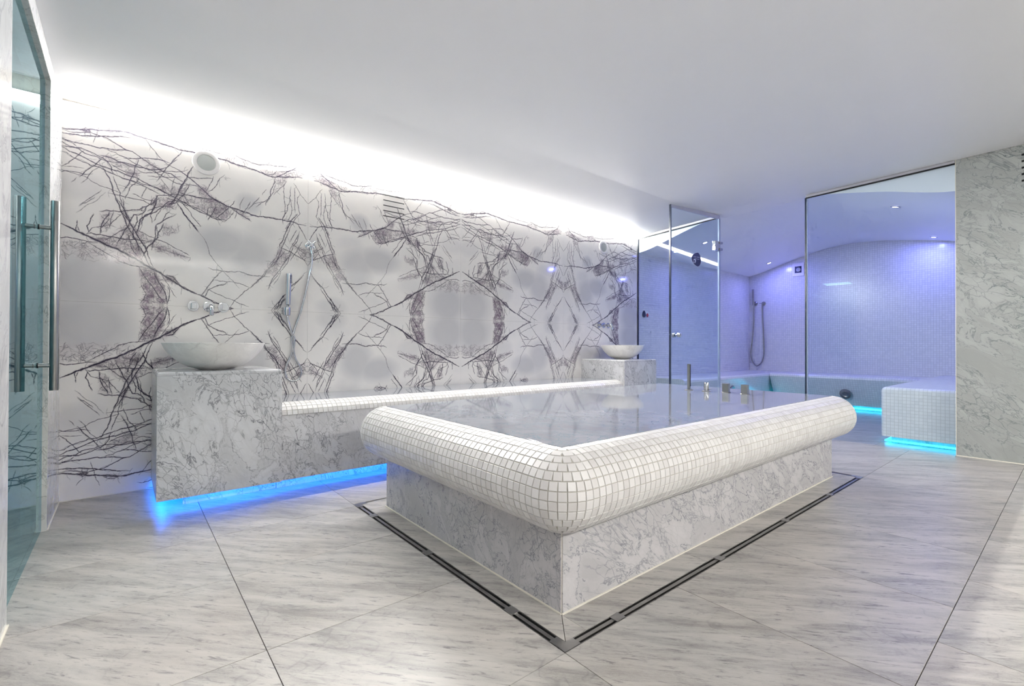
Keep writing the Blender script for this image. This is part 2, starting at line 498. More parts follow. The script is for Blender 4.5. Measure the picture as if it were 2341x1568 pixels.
# ------------------------------------------------------------------ ceiling
def build_ceiling():
    nx, ny = 26, 30
    vs, fs = [], []
    for k in range(2):
        for i in range(nx + 1):
            x = XL + (6.02 - XL) * i / nx
            y1 = slot_y(x)
            for j in range(ny + 1):
                y = (YF + 0.26) + (y1 - (YF + 0.26)) * j / ny
                vs.append((x, y, zceil(x, y) + 0.05 * k))
    N = (nx + 1) * (ny + 1)
    for i in range(nx):
        for j in range(ny):
            a = i * (ny + 1) + j
            fs.append((a, a + 1, a + ny + 2, a + ny + 1))
            fs.append((N + a, N + a + ny + 1, N + a + ny + 2, N + a + 1))
    for i in range(nx):
        for j in (0, ny):
            a, b = i * (ny + 1) + j, (i + 1) * (ny + 1) + j
            fs.append((a, b, N + b, N + a))
    for j in range(ny):
        for i in (0, nx):
            a, b = i * (ny + 1) + j, i * (ny + 1) + j + 1
            fs.append((a, b, N + b, N + a))
    bm = bmesh.new()
    V = [bm.verts.new(v) for v in vs]
    for q in fs: bm.faces.new([V[i] for i in q])
    o = frombm('ceiling', bm, M['paint'])
    tag(o, 'flat white satin ceiling over the main room', 'ceiling', kind='structure')
    # light slots along the marble wall and along the wall behind the camera
    for nm, e0, e1, sgn in (('trim_1', (XL, slot_y(XL)), (6.0, slot_y(6.0)), 1), ('trim_2', (XL, YF + 0.26), (6.0, YF + 0.26), -1)):
        yb = YW + 0.03 if sgn > 0 else YF - 0.03
        bm = bmesh.new()
        h = 0.13
        def q(*p):
            bm.faces.new([bm.verts.new(v) for v in p])
        z0, z1 = zceil(*e0), zceil(*e1)
        t = -0.012 * sgn
        q((e0[0], e0[1] + t, z0 + 0.03), (e1[0], e1[1] + t, z1 + 0.03), (e1[0], e1[1] + t, z1 + h), (e0[0], e0[1] + t, z0 + h))
        q((e0[0], e0[1] + t, z0 + h), (e1[0], e1[1] + t, z1 + h), (e1[0], yb, z1 + h), (e0[0], yb, z0 + h))
        q((e0[0], yb, z0 + h), (e1[0], yb, z1 + h), (e1[0], yb, z1 - 0.05), (e0[0], yb, z0 - 0.05))
        r = bmesh.ops.solidify(bm, geom=bm.faces[:], thickness=0.01)
        o = frombm(nm, bm, M['paint'])
        tag(o, 'white recess of the ceiling light slot over the veined marble wall' if sgn > 0 else 'white recess of the ceiling light slot on the wall behind the viewer', 'recess', kind='structure')
        # strip of light inside
        vv = []
        ya, yb2 = (YW - 0.0105, YW - 0.002) if sgn > 0 else (YF + 0.05, YF + 0.11)
        for (x, zc) in ((e0[0] + 0.012, z0), (e1[0] - 0.26, z1)):
            for y in (ya, yb2):
                for dz in ((-0.030, 0.02) if sgn > 0 else (0.026, 0.044)):
                    vv.append((x, y, zc + dz))
        o = pydata('led_strip', vv, [(0, 1, 3, 2), (4, 6, 7, 5), (0, 2, 6, 4), (1, 5, 7, 3), (0, 4, 5, 1), (2, 3, 7, 6)], M['white_led' if sgn > 0 else 'warm_led'])
        tag(o, 'white light strip in the ceiling slot above the veined marble wall' if sgn > 0 else 'warm white light strip in the ceiling slot behind the viewer', 'light strip')
build_ceiling()

# ------------------------------------------------------------------ bookmatched marble wall
# veins of one slab, traced in millimetres: (width, (x, z, x, z, ...)); purple patches: (strength, outline)
VEINS = [(3,(1518,1099,1486,1099,1437,1111,1390,1120,1363,1133,1322,1136,1287,1146,1230,1160,1180,1166,1124,1156,1063,1151,1009,1147,929,1134,834,1124)),
    (2,(1518,1096,1482,1091,1447,1088,1390,1104,1363,1112,1336,1106,1301,1102,1251,1081,1215,1063,1179,1045,1149,1043,1112,1019,1074,995,1027,968,980,945,932,941,883,908,832,889)),
    (2,(1517,1043,1482,1031,1440,1024,1390,1025,1349,1024,1286,1028,1230,1031,1186,1044,1157,1046)),
    (1.5,(1517,1040,1476,1026,1443,1015,1429,1002)),
    (2,(1517,990,1482,988,1439,991,1406,997,1372,986,1328,968,1300,961,1279,943,1257,911,1245,863)),
    (2.2,(1517,990,1501,981,1462,960,1423,952,1389,938,1348,919,1307,904,1264,896,1222,892,1178,874,1133,870,1088,847,1050,831,1007,816,963,795,931,782)),
    (1.5,(1516,844,1497,857,1478,875,1439,921,1416,954,1389,988)),
    (1.3,(1516,844,1490,832,1455,827,1408,820,1375,810,1347,788,1313,771,1271,764,1224,750,1199,746)),
    (1.2,(1491,860,1438,867,1392,869)),
    (1.8,(1415,807,1375,864,1334,911,1303,956)),
    (1,(1454,764,1428,802)),
    (2.4,(1321,970,1286,974,1251,969,1222,955,1178,955,1141,949,1104,944,1054,942,1008,953,964,978)),
    (2,(1193,986,1156,993,1104,1009,1059,1019,1012,1026,973,1023,941,1016)),
    (1.6,(1141,945,1104,915,1073,913,1027,924,988,945,928,960,833,995)),
    (1.6,(1258,930,1214,903,1178,893,1141,894,1111,900)),
    (2,(1303,896,1285,863,1264,826,1253,786,1249,750,1235,710,1220,671,1216,659)),
    (1.3,(1414,621,1387,652,1360,683,1333,713,1306,747)),
    (1.2,(1302,1209,1319,1169,1330,1106,1349,1045)),
    (1,(1417,1189,1401,1163,1380,1146)),
    (1.5,(1109,1222,1083,1231,1048,1226,1013,1217,966,1206,909,1192,834,1183)),
    (1.2,(1052,1269,1010,1274,974,1263,930,1249,877,1244,834,1241)),
    (1.3,(1100,1175,1071,1137,1040,1092,1008,1051,973,1021,941,999,888,977,834,944)),
    (1.8,(868,1123,880,1094,909,1057,933,1016,949,992,968,958,996,902,1015,868)),
    (1.4,(896,1053,925,1023,949,992)),
    (1.8,(1116,1009,1130,952,1137,907,1148,871,1163,825,1185,782,1199,755)),
    (1.5,(1203,844,1156,843,1111,841,1069,831,1026,826)),
    (1.2,(1163,816,1111,820,1065,832)),
    (1.4,(1069,817,1084,780,1097,738)),
    (1.5,(1148,752,1121,748,1087,731,1049,726,1026,733)),
    (2.5,(833,929,858,893,879,853,891,810,911,766,931,732,947,710)),
    (2.4,(1026,831,987,810,947,789,907,772,866,755,831,747)),
    (1,(996,897,964,855,947,823,927,798)),
    (1.4,(1065,895,1019,896,948,910,867,931)),
    (1.8,(1049,691,1026,728,1010,768,963,780,915,800,832,813)),
    (1.2,(1035,956,1015,927,996,902)),
    (1.2,(908,927,924,868,931,817)),
    (1.5,(1407,1120,1384,1134,1363,1119,1383,1113,1407,1115)),
    (1.4,(1287,1151,1259,1171,1234,1176,1202,1166)),
    (1.3,(1287,1141,1252,1145,1194,1164)),
    (3,(886,1127,836,1128,785,1126,716,1126,645,1124,582,1121,512,1107,441,1100,367,1087,302,1072,251,1073,189,1087,109,1106,47,1112)),
    (1.3,(886,1193,824,1182,777,1170,725,1165,646,1163,573,1161)),
    (1.3,(887,1248,828,1242,769,1236,708,1225,646,1213,583,1217,527,1228)),
    (1.8,(573,1182,527,1173,479,1158,422,1146,343,1151,252,1163,179,1175,104,1179)),
    (2,(48,1259,72,1221,104,1179,136,1154,189,1113,241,1084)),
    (1.8,(606,1285,555,1270,499,1261,442,1263,393,1260,319,1266,242,1269,174,1267)),
    (1.6,(546,1280,490,1285,442,1277,368,1264,293,1267,201,1280)),
    (1.5,(686,1275,713,1234,734,1192,756,1155)),
    (1,(664,1284,646,1252,637,1213,655,1171)),
    (1.3,(247,1268,268,1218,298,1177,318,1149)),
    (1,(308,1224,278,1193,247,1167)),
    (2.5,(885,979,839,945,801,918,758,881,715,844,670,814,616,791,571,773)),
    (2.8,(884,819,834,809,779,802,732,804,679,812,625,794,571,773,510,763,439,749,375,733,300,741,208,740,134,736,80,722,14,721)),
    (2.2,(884,756,834,738,779,708,714,689,678,669,643,662,607,671)),
    (2,(883,716,850,664,816,619,791,588,769,551)),
    (2,(571,773,533,748,486,724,424,686)),
    (2.5,(802,1025,823,984,839,935,860,889,880,835)),
    (1.5,(676,983,684,944,706,898,719,859)),
    (1.8,(831,937,780,943,728,955,680,963)),
    (1.5,(864,889,818,886,767,887)),
    (1.8,(251,1070,266,1010,286,961,286,917,306,879,321,854,321,832)),
    (1.3,(321,870,366,845,400,833,429,800,448,774)),
    (1.3,(366,889,386,858,420,813)),
    (1.4,(473,867,492,826,501,802,501,770)),
    (1.5,(534,828,548,799,571,773)),
    (1.2,(317,960,346,910)),
    (1.6,(168,1061,189,1022,191,965,183,892,180,825,187,772,203,741)),
    (1.3,(168,1055,209,1000,240,960,266,926)),
    (1.6,(146,940,143,900,161,857,161,822,187,766,198,736,192,703)),
    (1.5,(111,1016,106,948,105,867,100,811)),
    (1.2,(114,1055,82,1011,38,950,-2,905)),
    (2,(81,808,113,768,139,729,160,674,171,645)),
    (1.3,(139,729,176,666)),
    (1.3,(80,722,53,680,41,665)),
    (1.8,(657,762,674,717,696,676,709,648)),
    (1.3,(705,747,714,699,718,667)),
    (2,(571,773,607,724,647,680,665,666)),
    (1.2,(859,804,842,772,821,740)),
    (1.3,(520,772,524,728,535,689)),
    (1.5,(231,1125,158,1143,88,1171)),
    (1.5,(362,1100,327,1080,277,1086,241,1123)),
    (4.6,(1507,494,1467,476,1422,450,1380,433,1338,413,1294,393,1258,376,1220,364,1182,342,1136,316,1097,291,1057,265,1009,237,959,204,917,174,875,149,828,114)),
    (2.2,(1234,714,1219,673,1207,626,1188,580,1176,533,1161,506,1141,469,1122,432,1110,389,1105,350)),
    (2,(1226,706,1200,657,1177,607,1161,560,1141,519,1141,454,1118,418,1090,367,1074,329,1045,266)),
    (1.4,(1207,631,1184,591,1145,523)),
    (2,(1314,599,1281,615,1237,618,1199,623,1158,638,1107,652,1092,673,1064,685,1028,715,1004,751)),
    (1.5,(1092,673,1099,646,1084,649,1064,685)),
    (1.5,(1052,700,1036,744)),
    (2,(1068,682,1091,627,1138,612,1153,577,1168,529,1187,497,1202,450,1221,413,1228,383)),
    (1.8,(1123,612,1118,568,1138,520)),
    (1.3,(1091,627,1095,597,1111,569)),
    (2,(1380,440,1356,453,1331,445,1309,449,1273,442,1236,443,1198,436,1153,438,1102,440,1050,438)),
    (1.5,(1050,438,1082,423,1114,419,1137,425)),
    (2,(1309,453,1309,487,1302,522,1288,558,1270,585,1266,610)),
    (1.6,(1306,492,1291,519,1273,546,1266,567)),
    (1.6,(1244,609,1255,573,1259,539,1266,499)),
    (1.8,(1342,582,1356,551,1363,521,1377,495,1366,454)),
    (1.6,(1423,525,1426,487,1432,458)),
    (1.3,(1422,488,1412,456)),
    (2,(1506,393,1476,407,1439,405,1404,399,1369,392,1323,394)),
    (1.7,(1366,388,1337,368,1301,344,1265,320,1227,300,1190,275,1159,264,1109,257,1073,253)),
    (2.4,(970,583,986,539,1006,505,1010,469,1034,435,1062,401,1078,358,1089,327)),
    (1.6,(937,676,962,646,974,613,982,586)),
    (1.5,(1015,560,1013,535,1007,515)),
    (1.5,(1130,516,1091,497,1051,473,1010,459,961,445,919,420,876,400,829,374)),
    (1.2,(1042,408,1002,399,969,388,936,382,898,371,829,359)),
    (1.8,(1168,475,1160,437,1152,393,1137,356,1117,328)),
    (1.8,(904,750,883,718,861,680,831,633)),
    (1.8,(938,712,913,748,904,781)),
    (1.8,(831,727,879,750,921,757,963,764)),
    (1.8,(1064,648,1024,680,971,701,921,710)),
    (1.4,(987,682,1011,637,1031,583)),
    (1.4,(1040,662,1048,620,1039,571)),
    (2,(1109,259,1089,216,1065,173,1041,140,1024,111,1008,82,983,43,962,13)),
    (2.2,(1025,233,1009,184,988,140,967,100,956,55,958,14)),
    (1.5,(1096,140,1084,106,1068,72,1080,36,1099,5)),
    (1.2,(984,212,955,163,925,109,896,59)),
    (1,(1348,347,1315,313,1279,318)),
    (1.3,(1339,692,1382,646,1416,616)),
    (2.2,(959,214,922,207,901,183,879,154)),
    (4.2,(880,146,828,118,775,93)),
    (3,(775,93,730,75,684,51,638,32,600,12,538,-1)),
    (2,(870,693,844,651,813,609,791,580,764,547)),
    (1.1,(764,547,737,514,719,479,705,433,700,401,673,361,640,316,611,280,573,240,535,199,500,158)),
    (2,(704,295,677,282,640,283,611,278,578,276,535,280,501,289,466,279,426,266,376,265,287,268)),
    (1.8,(611,278,639,256,667,220,690,180,712,146,730,112,748,84)),
    (1.9,(583,201,592,183,630,172,671,152,703,131,717,97,728,75)),
    (1.5,(667,207,611,204,549,204,515,196,466,183,428,164)),
    (1.4,(717,132,666,112,610,89,553,68,500,40,435,19)),
    (2.1,(133,729,155,690,177,627,198,565,219,503)),
    (1.3,(225,491,240,436,262,398,298,354)),
    (1.9,(176,491,208,440,246,394,283,349,309,312,329,269,365,237,396,200,426,167)),
    (1.5,(426,167,466,138,500,96,534,61,548,32,562,9)),
    (1.6,(88,671,116,619,138,568)),
    (1.6,(71,644,99,585,132,521,154,470)),
    (1.6,(42,587,76,522,104,471,137,413)),
    (1.9,(120,469,153,435,186,384,213,334,245,289,266,258,287,210,300,162)),
    (1.3,(207,317,223,268,260,206)),
    (1.8,(214,510,165,496,109,470,52,441,6,422)),
    (1.6,(81,498,47,448,0,386)),
    (1.4,(126,557,76,522,12,476)),
    (1.6,(77,721,48,671,7,599)),
    (2.4,(176,131,206,93,222,57,222,45,259,2)),
    (2,(179,107,201,70,211,46,249,3)),
    (1.2,(6,337,46,291,80,246,119,200)),
    (1.3,(881,404,856,389,821,370)),
    (1,(881,365,816,354)),
    (2.2,(275,-1,223,67,176,130,130,202,76,253,31,304)),
    (1.8,(232,2,195,66,153,129,103,200)),
    (2.4,(1016,771,1040,647,1100,590,1125,485,1077,405,1054,328,1030,262)),
    (1.8,(900,660,958,615,1017,559,1017,484,1041,380)),
    (2,(1197,711,1186,622,1161,554,1125,485,1065,383)),
    (2,(1100,547,1088,599,1016,654,946,740,877,761)),
    (2,(820,897,854,810,900,744,958,710)),
    (1.8,(992,778,1111,828,1284,877,1440,924,1520,960)),
    (1.6,(809,875,899,879,1063,939,1184,992,1296,1023)),
    (1.8,(1123,938,1284,943,1466,996,1519,1028)),
    (2.2,(1146,1137,1233,1121,1309,1102,1413,1077,1512,1072)),
    (1.5,(1111,871,1160,793,1185,709)),
    (1.5,(1247,849,1210,745,1198,667)),
    (1.3,(1310,903,1361,845,1407,768)),
    (1,(1285,734,1337,663,1428,574)),
    (1.4,(1349,843,1440,834,1513,822)),
    (1.6,(877,761,821,691,755,589)),
    (1.8,(949,140,938,66,950,4)),
    (1.6,(1016,697,1160,722,1272,732)),
    (1.5,(1161,533,1223,474,1274,424,1338,408)),
    (1.5,(1198,602,1261,522,1350,487,1376,445)),
    (1.4,(246,1027,265,955,294,894,352,846,391,805)),
    (1.5,(134,1023,144,932,126,844,145,763,164,720)),
    (1.5,(63,981,64,814,109,748,145,679)),
    (1.4,(430,841,461,777,481,731)),
    (1.8,(127,723,155,634,192,536,221,445,268,355,326,294,384,212,444,158)),
    (1.6,(65,667,110,544,147,437,193,338,250,259,297,177)),
    (1.6,(603,1011,635,977,667,902,711,858)),
    (1.5,(542,741,574,686,605,650)),
    (1.6,(605,650,722,697,866,749))]
HAZE = [(0.6,(1185,905,1111,933,1111,875,1178,869)),
    (0.7,(1019,838,948,843,841,851,866,775,939,780)),
    (0.6,(1410,1128,1360,1143,1360,1106,1410,1105)),
    (0.5,(1258,935,1178,955,1119,945,1178,893)),
    (0.5,(1112,1010,1066,1002,972,947,1035,942)),
    (0.6,(1328,977,1265,980,1215,960,1265,952)),
    (0.5,(1294,1158,1234,1180,1180,1166,1287,1141)),
    (0.9,(749,801,670,811,571,773,616,722,652,668,696,687,714,751)),
    (0.8,(780,877,715,896,706,846,662,818,745,807)),
    (0.7,(571,773,486,751,419,687,496,722)),
    (0.6,(367,1104,252,1121,55,1179,47,1117,241,1078)),
    (0.45,(606,1285,490,1296,344,1281,174,1270,343,1254,536,1251)),
    (0.5,(241,1067,157,1092,199,1008,251,952)),
    (0.4,(884,819,736,803,705,747,714,689,884,753)),
    (0.5,(609,1004,563,977,599,979)),
    (0.35,(627,1115,536,1106,441,1119,441,1146,555,1176)),
    (1,(1109,259,1025,248,984,191,963,111,958,8,1099,0,1068,72,1092,141)),
    (0.9,(1009,250,918,208,879,159,959,178)),
    (0.7,(1380,419,1273,435,1198,426,1102,420,1097,301,1160,338,1272,377)),
    (0.25,(1506,391,1380,395,1373,325,1432,327,1499,355)),
    (0.7,(1044,742,913,769,904,698,1044,667)),
    (0.45,(1310,597,1237,616,1258,495,1309,468)),
    (0.5,(974,572,937,573,945,525,986,524)),
    (0.5,(1207,660,1177,647,1141,524,1176,528)),
    (0.5,(1168,411,1106,420,1070,344,1121,328)),
    (0.6,(219,509,120,463,164,410,245,324,309,341,262,398)),
    (0.6,(121,558,7,513,6,428,75,480)),
    (0.28,(1102,268,1187,340,1338,386,1515,368,1516,277,1313,273)),
    (0.8,(801,337,902,388,1065,458,1018,378,902,357)),
    (0.7,(553,742,679,812,766,755,722,697,605,650)),
    (0.6,(221,351,297,349,326,299,250,278)),
    (0.5,(1053,456,1161,554,1299,427,1162,413)),
    (0.5,(878,574,959,552,994,482,901,524))]

def vein_mesh():
    """One slab face as a fine grid; its point attribute holds vein (R), purple haze (G) and grey cloud (B)."""
    PW, PH, st = 1.524, 1.28, 0.0021
    nx, ny = int(PW / st), int(PH / st)
    rng = np.random.default_rng(5)
    X = np.linspace(0, PW, nx + 1); Y = np.linspace(0, PH, ny + 1)
    vein = np.zeros((nx + 1, ny + 1), np.float32)
    hz = np.zeros_like(vein); cl = np.zeros_like(vein)
    dx, dy = X[1], Y[1]
    def seg(a, b, w0, w1, s=1.0):
        m = 0.009
        i0, i1 = int((min(a[0], b[0]) - m) / dx), int((max(a[0], b[0]) + m) / dx) + 2
        j0, j1 = int((min(a[1], b[1]) - m) / dy), int((max(a[1], b[1]) + m) / dy) + 2
        i0, j0 = max(i0, 0), max(j0, 0); i1, j1 = min(i1, nx + 1), min(j1, ny + 1)
        if i0 >= i1 or j0 >= j1: return
        gx_, gy_ = X[i0:i1, None], Y[None, j0:j1]
        ex, ey = b[0] - a[0], b[1] - a[1]
        L2 = ex * ex + ey * ey + 1e-12
        t = np.clip(((gx_ - a[0]) * ex + (gy_ - a[1]) * ey) / L2, 0, 1)
        d = np.hypot(gx_ - a[0] - t * ex, gy_ - a[1] - t * ey)
        hw = (w0 + (w1 - w0) * t) * 0.00104
        sg = np.maximum(hw, 0.0013)
        v = s * np.minimum(1, hw / 0.0013) * np.exp(-(d / (sg * 1.15)) ** 2)
        vein[i0:i1, j0:j1] = np.maximum(vein[i0:i1, j0:j1], v)
    def rough_line(p, amp):
        out = [np.array(p[0], float)]
        for a, b in zip(p, p[1:]):
            a, b = np.array(a, float), np.array(b, float)
            pts = [a, b]
            L = np.hypot(*(b - a))
            k = amp
            while L > 0.012:
                q = [pts[0]]
                for u, v in zip(pts, pts[1:]):
                    n = np.array([-(v - u)[1], (v - u)[0]])
                    q += [(u + v) / 2 + n * rng.normal(0, k), v]
                pts = q; L /= 2
            out += pts[1:]
        return out
    def line(p, w, amp=0.045, s=1.0):
        q = rough_line(p, amp)
        n = len(q) - 1
        for i in range(n):
            e0 = min(1, 0.35 + 5 * min(i, n - i) / max(n, 1)); e1 = min(1, 0.35 + 5 * min(i + 1, n - i - 1) / max(n, 1))
            j = rng.uniform(0.65, 1.25)
            seg(q[i], q[i + 1], w * e0 * j, w * e1 * j, s)
        return q
    for w, flat in VEINS:
        p = [(flat[i] / 1000.0, flat[i + 1] / 1000.0) for i in range(0, len(flat), 2)]
        q = line(p, w)
        if w >= 1.8:                                    # companion strand that leaves and rejoins the vein
            off = [(a[0] + 0.0035 * math.sin(i * 0.7 + w), a[1] + 0.0035 * math.cos(i * 0.5)) for i, a in enumerate(p)]
            line(off, w * 0.45, 0.07, 0.75)
        nb = int(len(q) * 0.035 * min(w, 2.2))
        for _ in range(nb):                             # short side twigs
            i = rng.integers(1, len(q) - 1)
            t = q[i + 1] - q[i - 1] if i + 1 < len(q) else q[i] - q[i - 1]
            a = math.atan2(t[1], t[0]) + rng.choice([-1, 1]) * rng.uniform(0.35, 1.3)
            L = rng.uniform(0.015, 0.07)
            e = q[i] + L * np.array([math.cos(a), math.sin(a)])
            line([q[i], (q[i] + e) / 2 + rng.normal(0, L * 0.1, 2), e], rng.uniform(0.5, 0.95), 0.05, 0.8)
    def inside(poly, x, y):
        r = np.zeros(np.broadcast(x, y).shape, bool)
        n = len(poly)
        for i in range(n):
            (x1, y1), (x2, y2) = poly[i], poly[(i + 1) % n]
            c = ((y1 > y) != (y2 > y)) & (x < (x2 - x1) * (y - y1) / (y2 - y1 + 1e-12) + x1)
            r ^= c
        return r
    for s, flat in HAZE:
        p = [(flat[i] / 1000.0, flat[i + 1] / 1000.0) for i in range(0, len(flat), 2)]
        P = np.array(p)
        lo, hi = P.min(0), P.max(0)
        i0, i1 = max(int((lo[0] - 0.03) / dx), 0), min(int((hi[0] + 0.03) / dx) + 1, nx + 1)
        j0, j1 = max(int((lo[1] - 0.03) / dy), 0), min(int((hi[1] + 0.03) / dy) + 1, ny + 1)
        m = inside(p, X[i0:i1, None], Y[None, j0:j1]).astype(np.float32)
        for _ in range(3):                              # soften the edge
            p2 = np.pad(m, 4, mode='edge')
            m = sum(p2[4 + k:p2.shape[0] - 4 + k, 4:-4] for k in range(-4, 5)) / 9.0
            p2 = np.pad(m, 4, mode='edge')
            m = sum(p2[4:-4, 4 + k:p2.shape[1] - 4 + k] for k in range(-4, 5)) / 9.0
        hz[i0:i0 + m.shape[0], j0:j0 + m.shape[1]] = np.maximum(hz[i0:i0 + m.shape[0], j0:j0 + m.shape[1]], m * s)
        area = abs(sum(p[i][0] * p[(i + 1) % len(p)][1] - p[(i + 1) % len(p)][0] * p[i][1] for i in range(len(p)))) / 2
        k = int(area * 8500 * s) + 3
        tries = 0
        while k > 0 and tries < 4000:                   # web of fine filaments inside the purple patches
            tries += 1
            c = rng.uniform(lo, hi)
            if not inside(p, c[0], c[1]): continue
            k -= 1
            a = rng.uniform(0, math.pi); L = rng.uniform(0.015, 0.06)
            u = np.array([math.cos(a), math.sin(a)]) * L / 2
            mid = c + rng.normal(0, L * 0.15, 2)
            line([c - u, mid, c + u], rng.uniform(0.4, 1.05), 0.07, 0.85)
    for cx, cy, rx, ry, s in ((1.36, 0.14, 0.26, 0.24, 1.0), (0.95, 0.30, 0.14, 0.10, 0.35), (0.62, 0.50, 0.22, 0.13, 0.9), (0.42, 0.42, 0.17, 0.20, 0.8), (0.70, 0.78, 0.10, 0.07, 0.0),
                              (0.44, 0.82, 0.10, 0.09, 0.9), (0.20, 0.05, 0.14, 0.09, 0.45), (1.42, 0.75, 0.16, 0.10, 0.4), (0.35, 0.62, 0.12, 0.08, 0.3)):
        d = ((X[:, None] - cx) / rx) ** 2 + ((Y[None, :] - cy) / ry) ** 2
        cl = np.maximum(cl, s * np.clip(1.25 - d, 0, 1) ** 1.2)
    cl *= (1 - 0.6 * hz)
    # mesh
    gx_, gy_ = np.meshgrid(X, Y, indexing='ij')
    nvx, nvy = nx + 1, ny + 1
    co = np.zeros((nvx * nvy, 3), np.float32)
    co[:, 0] = gx_.ravel(); co[:, 2] = gy_.ravel()
    idx = np.arange(nvx * nvy).reshape(nvx, nvy)
    q = np.stack([idx[:-1, :-1], idx[1:, :-1], idx[1:, 1:], idx[:-1, 1:]], -1).reshape(-1, 4)
    # rim of the slab: four edge strips going 20 mm back
    b = [(0, 0, 0), (PW, 0, 0), (PW, 0, PH), (0, 0, PH)]
    rim = np.array(b + [(x, 0.02, z) for x, _, z in b], np.float32)
    base = len(co)
    co = np.vstack([co, rim])
    rq = np.array([(0, 4, 5, 1), (1, 5, 6, 2), (2, 6, 7, 3), (3, 7, 4, 0), (4, 7, 6, 5)]) + base
    q = np.vstack([q, rq])
    me = bpy.data.meshes.new('marble_panel')
    me.vertices.add(len(co)); me.vertices.foreach_set('co', co.ravel())
    me.loops.add(q.size); me.loops.foreach_set('vertex_index', q.ravel().astype(np.int32))
    me.polygons.add(len(q)); me.polygons.foreach_set('loop_start', np.arange(0, q.size, 4, dtype=np.int32))
    at = me.attributes.new('vein', 'FLOAT_COLOR', 'POINT')
    c4 = np.zeros((len(co), 4), np.float32)
    c4[:nvx * nvy, 0] = vein.ravel(); c4[:nvx * nvy, 1] = np.clip(hz, 0, 1).ravel(); c4[:nvx * nvy, 2] = cl.ravel(); c4[:, 3] = 1
    at.data.foreach_set('color', c4.ravel())
    me.update(calc_edges=True)
    me.validate()
    me.materials.append(M['lilac'])
    return me
def build_marble_wall():
    w = box('wall_back', XL - 0.05, 5.76, YW + 0.021, YW + 0.12, 0, 2.75, M['grout'])
    tag(w, 'bookmatched white marble wall with a mirrored web of purple black veins', 'wall', kind='structure')
    me = vein_mesh()
    j = [1.179 - 1.524, 1.179, 2.703, 4.227, 5.751]
    for c in range(4):
        for r in range(2):
            o = bpy.data.objects.new('marble_panel', me)
            COL.objects.link(o)
            o.parent = w
            g = 0.0006
            sx = (1.524 - 2 * g) / 1.524
            sz = (1.28 - 2 * g) / 1.28
            if c % 2 == 0:       # slab pattern runs to the left from the joint
                o.location = (j[c + 1] - g, YW, 1.28 + (g if r else -g)); o.scale = (-sx, 1, sz if r else -sz)
            else:
                o.location = (j[c] + g, YW, 1.28 + (g if r else -g)); o.scale = (sx, 1, sz if r else -sz)
    box('sealant_line', XL, 0.15, YW - 0.004, YW, 0.0, 0.005, M['caulk'], w)
build_marble_wall()

# ------------------------------------------------------------------ other walls
def build_walls():
    # wall with the entrance door: opening y 2.42..3.54, head at 2.43
    ya, yb, zh = 2.43, 3.545, 2.43
    bm = bmesh.new()
    bm_box(bm, XL - 0.22, XL, yb, YW + 0.1, 0, 2.72)
    bm_box(bm, XL - 0.22, XL, YF - 0.1, ya, 0, 2.72)
    bm_box(bm, XL - 0.22, XL, ya, yb, zh, 2.72)
    w = frombm('wall_left', bm, M['pillar'])
    M['wallleft'] = carrara('carrara_door_wall', (0.70, 0.70, 0.71), (0.30, 0.30, 0.34), 0.7, 2.6, 0.06)
    w.data.materials[0] = M['wallleft']
    M['jamb'] = carrara('carrara_jamb', (0.80, 0.78, 0.74), (0.25, 0.24, 0.22), 0.8, 5.0, 0.3)
    tag(w, 'polished pale marble wall around the entrance door', 'wall', kind='structure')
    box('jamb_lining', XL - 0.1, XL - 0.0005, yb - 0.004, yb + 0.0, 0, zh, M['jamb'], w)
    box('head_lining', XL - 0.1, XL - 0.0005, ya, yb, zh - 0.004, zh, M['jamb'], w)
    box('sealant_line', XL, XL + 0.005, yb, YW, 0, 0.005, M['caulk'], w)
    box('sealant_line', XL, XL + 0.006, 2.0, ya, 0, 0.006, M['caulk'], w)
    w = box('wall_right', XR, XR + 0.12, YF - 0.1, 0.75, 0, 2.95, M['pillar'], bev=0.002)
    tag(w, 'short wall clad in grey veined marble at the right of the glass', 'wall', kind='structure')
    box('sealant_line', XR - 0.004, XR, YF, 0.75, 0, 0.006, M['caulk'], w)
    box('corner_edge', XR - 0.001, XR + 0.02, 0.75, 0.754, 0, 2.77, M['caulk'], w)
    w = box('wall_front', XL - 0.1, XR + 0.1, YF - 0.12, YF, 0, 3.0, M['pillar'])
    tag(w, 'grey veined marble wall behind the viewer', 'wall', kind='structure')
    # room beyond the entrance door
    bm = bmesh.new()
    bm_box(bm, -1.75, -1.65, 1.2, 4.4, 0, 2.6)
    bm_box(bm, -1.65, -0.54, 4.3, 4.4, 0, 2.6)
    bm_box(bm, -1.65, -0.54, 1.2, 1.3, 0, 2.6)
    bm_box(bm, -1.65, -0.54, 1.3, 4.3, 2.5, 2.6)
    w = frombm('wall_corridor', bm, M['corridor'])
    tag(w, 'pale teal plaster of the corridor seen behind the entrance glass', 'wall', kind='structure')
build_walls()
def corridor_fill():  # added fill light without a fitting, brightens the view through the door glass
    ld = bpy.data.lights.new('corridor_fill', 'AREA')
    ld.size = 0.5; ld.energy = 7.0; ld.color = (0.95, 1.0, 1.0)
    o = bpy.data.objects.new('corridor_fill', ld)
    COL.objects.link(o)
    o.location = (-1.1, 2.9, 2.46)
corridor_fill()

